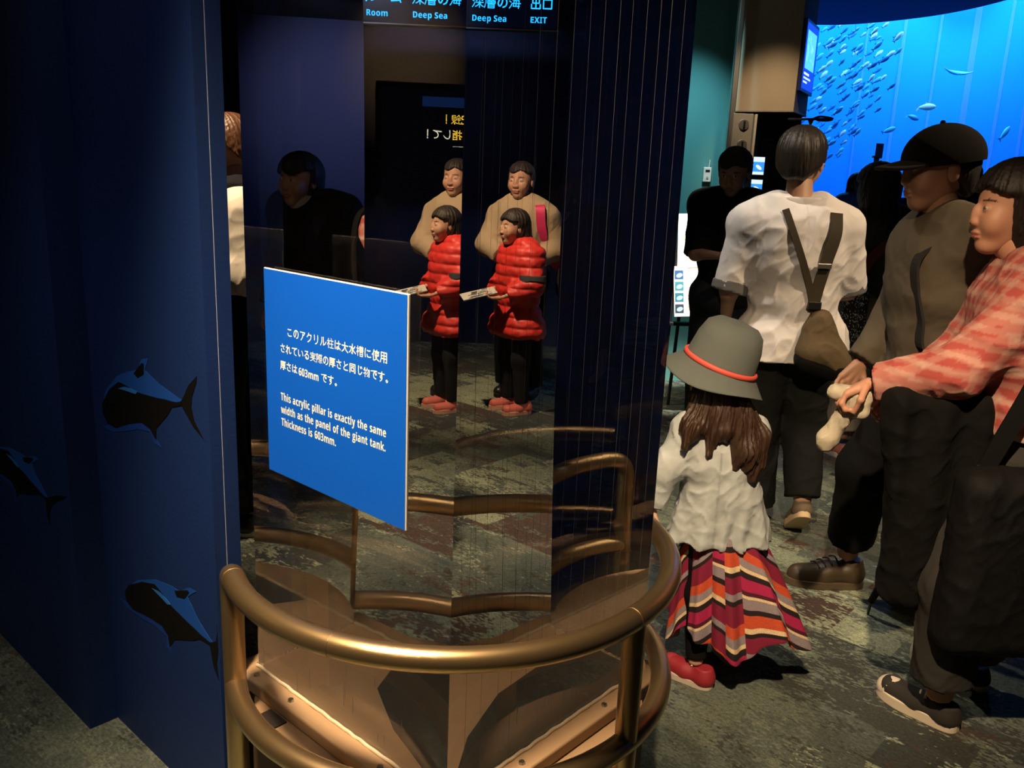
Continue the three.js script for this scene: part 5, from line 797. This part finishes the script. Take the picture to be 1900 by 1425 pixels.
// child in the red jacket and the woman behind, seen through the acrylic
{
  const J = skeleton(-0.20, -5.40, -1.05, 1.20, { head: [-0.245, 1.125, -5.39], neck: [-0.20, 1.02, -5.40], chest: [-0.20, 0.90, -5.40], pelvis: [-0.20, 0.62, -5.40], shL: [-0.135, 0.965, -5.32], shR: [-0.25, 0.965, -5.50], elL: [-0.125, 0.80, -5.25], wrL: [-0.30, 0.725, -5.24], elR: [-0.28, 0.80, -5.53], wrR: [-0.36, 0.75, -5.36], hipL: [-0.17, 0.60, -5.35], hipR: [-0.24, 0.60, -5.45], knL: [-0.175, 0.34, -5.34], knR: [-0.255, 0.34, -5.46], anL: [-0.165, 0.06, -5.33], anR: [-0.245, 0.06, -5.46], hs: 0.86 });
  const P = person('child in a puffy red jacket standing behind the pillar', J, { skin: [0.56, 0.31, 0.21], handL: { curl: 0.9, dir: [-0.9, 0, 0.1], nor: [0, 1, 0] }, handR: { curl: 0.9 } });
  hairOf(P, [0.020, 0.012, 0.008], { low: -0.11, back: -0.12, thick: 0.014, fringe: 0.05, extra: [[[-0.20, 1.10, -5.40], [-0.17, 1.01, -5.39], 0.06, 0.05]], label: 'dark hair' });
  const red = std(lin(0.66, 0.035, 0.028), 0.5);
  const puff = (r, x, y, z) => r - 0.010 * Math.abs(Math.sin(y * 52)) ** 0.6 + 0.006 - 0.004 * nz(x * 30, y * 30, z * 30);
  garment(P, 'red_jacket', [...torsoBones(J, 0.032), ...armBones(J, 'L', 0.03, 1.75), ...armBones(J, 'R', 0.03, 1.75), [[-0.16, 0.52, -5.35], [-0.25, 0.52, -5.46], 0.125, 0.125], [[-0.22, 1.015, -5.42], [-0.18, 1.015, -5.38], 0.06, 0.06]], red, { hem: 0.475, amp: 0.002, cell: 0.008, mod: puff, label: 'quilted red down jacket' });
  garment(P, 'arm_band', [[mixp(J.shL, J.elL, 0.60), mixp(J.shL, J.elL, 0.98), 0.079, 0.078, true]], cloth(0.05, 0.05, 0.055), { amp: 0.001, cell: 0.008, mod: (r, x, y) => Math.max(r, y - 0.865), label: 'dark grey band on the sleeve' });
  garment(P, 'leggings', [...legBones(J, 'L', 0.010, 0.010, 0.95), ...legBones(J, 'R', 0.010, 0.010, 0.95)], cloth(0.013, 0.013, 0.014), { amp: 0.003, cell: 0.009 });
  for (const c of ['L', 'R']) shoe(P, c, 'shoe', { L: 0.19, w: 0.038, upper: std(lin(0.60, 0.14, 0.11), 0.6), sole: std(lin(0.66, 0.35, 0.28), 0.7), lace: std(lin(0.7, 0.4, 0.35), 0.7), label: 'coral pink trainer' });
  const m = thing('folded_leaflet', 'folded leaflet held by the child in the red jacket', 'leaflet', [-0.43, 0.735, -5.27]); m.rotation.set(0.1, 0.25, 0.22);
  const t = canvasTex(256, 128, (x) => { x.fillStyle = '#c9c6bd'; x.fillRect(0, 0, 256, 128); for (let i = 0; i < 26; i++) { x.fillStyle = ['#4a4f52', '#7d8588', '#33383c'][i % 3]; x.fillRect(rnd() * 220, rnd() * 110, 12 + rnd() * 40, 8 + rnd() * 14); } });
  part('sheet', box(0.20, 0.004, 0.13), std(0xffffff, 0.7, { map: t }), m); part('fold', box(0.20, 0.004, 0.13, 0, 0.006, 0.002).rotateX(0.04), std(0xffffff, 0.7, { map: t }), m);
}
{
  const J = skeleton(-0.19, -5.78, -0.35, 1.52, { head: [-0.215, 1.39, -5.76], neck: [-0.19, 1.265, -5.77], shL: [-0.05, 1.17, -5.72], shR: [-0.335, 1.17, -5.82], elR: [-0.405, 0.99, -5.74], wrR: [-0.31, 0.93, -5.60], elL: [0.01, 0.98, -5.70], wrL: [-0.12, 0.90, -5.60] });
  const P = person('woman in a beige jacket with a pink strap behind the red-jacketed child', J, { skin: [0.52, 0.28, 0.19], handL: { curl: 1 }, handR: { curl: 1 } });
  hairOf(P, [0.018, 0.012, 0.009], { low: -0.075, back: -0.10, thick: 0.010, fringe: 0.058, cell: 0.005 });
  garment(P, 'beige_jacket', [...torsoBones(J, 0.026), ...armBones(J, 'L', 0.026, 1.9), ...armBones(J, 'R', 0.026, 1.9), [[-0.22, 1.255, -5.78], [-0.16, 1.255, -5.76], 0.062, 0.062]], cloth(0.40, 0.30, 0.20), { hem: 0.74, amp: 0.010, cell: 0.009, label: 'beige jacket with collar' });
  garment(P, 'trousers', [...legBones(J, 'L', 0.02, 0.03), ...legBones(J, 'R', 0.02, 0.03), [[-0.25, 0.80, -5.8], [-0.13, 0.80, -5.76], 0.115, 0.115]], black, {});
  for (const c of ['L', 'R']) shoe(P, c, 'shoe', { L: 0.23, upper: M.blackSatin, sole: M.black });
  const b = thing('pink_strapped_bag', 'bag on a bright pink shoulder strap worn over the beige jacket', 'bag', [0.03, 0.72, -5.74]), o = [0.03, 0.72, -5.74];
  part('bag_body', softBox([0.05, 0.06, 0], [0.05, 0.10, 0.09], 0.03, 0.01, 0.004, 1), cloth(0.02, 0.02, 0.022), b);
  const f = field(torsoBones(J, 0.036), 0.035), fz = (x, y) => { let z = -5.3; while (z > -6 && f(x, y, z) > 0) z -= 0.005; return z + 0.004; };
  strap('shoulder_strap', [[-0.10, 1.262, -5.76], [-0.092, 1.235, fz(-0.092, 1.21)], ...[[-0.085, 1.15], [-0.065, 1.05], [-0.04, 0.95]].map(([x, y]) => [x, y, fz(x, y)]), [0.05, 0.86, -5.70]], 0.055, 0.006, std(lin(0.62, 0.03, 0.14), 0.6), b, o, () => [1, 0, 0.2]);
}
// visitor standing to the right, seen only inside the pillar
{
  const J = skeleton(1.98, -1.80, -0.95, 1.52, { head: [1.95, 1.37, -1.75] });
  const P = person('visitor in dark clothes at the right, visible inside the pillar', J, { skin: [0.42, 0.24, 0.17], headCell: 0.005 });
  hairOf(P, [0.014, 0.010, 0.008], { low: -0.08, back: -0.10, thick: 0.016, fringe: 0.035 });
  garment(P, 'dark_jacket', [...torsoBones(J, 0.03), ...armBones(J, 'L', 0.028, 1.95), ...armBones(J, 'R', 0.028, 1.95)], cloth(0.025, 0.025, 0.023), { hem: 0.70 });
  garment(P, 'pale_collar', [[add(J.neck, [-0.03, -0.01, -0.03]), add(J.neck, [-0.03, -0.01, 0.04]), 0.065, 0.065]], cloth(0.4, 0.39, 0.36), { cell: 0.009, mod: (r, x, y) => Math.max(r, y - J.neck[1] - 0.03) });
  garment(P, 'trousers', [...legBones(J, 'L', 0.02, 0.03), ...legBones(J, 'R', 0.02, 0.03)], black, {});
  for (const c of ['L', 'R']) shoe(P, c, 'shoe', { L: 0.23, upper: M.blackSatin, sole: M.black });
}
renderer.render(scene, camera);
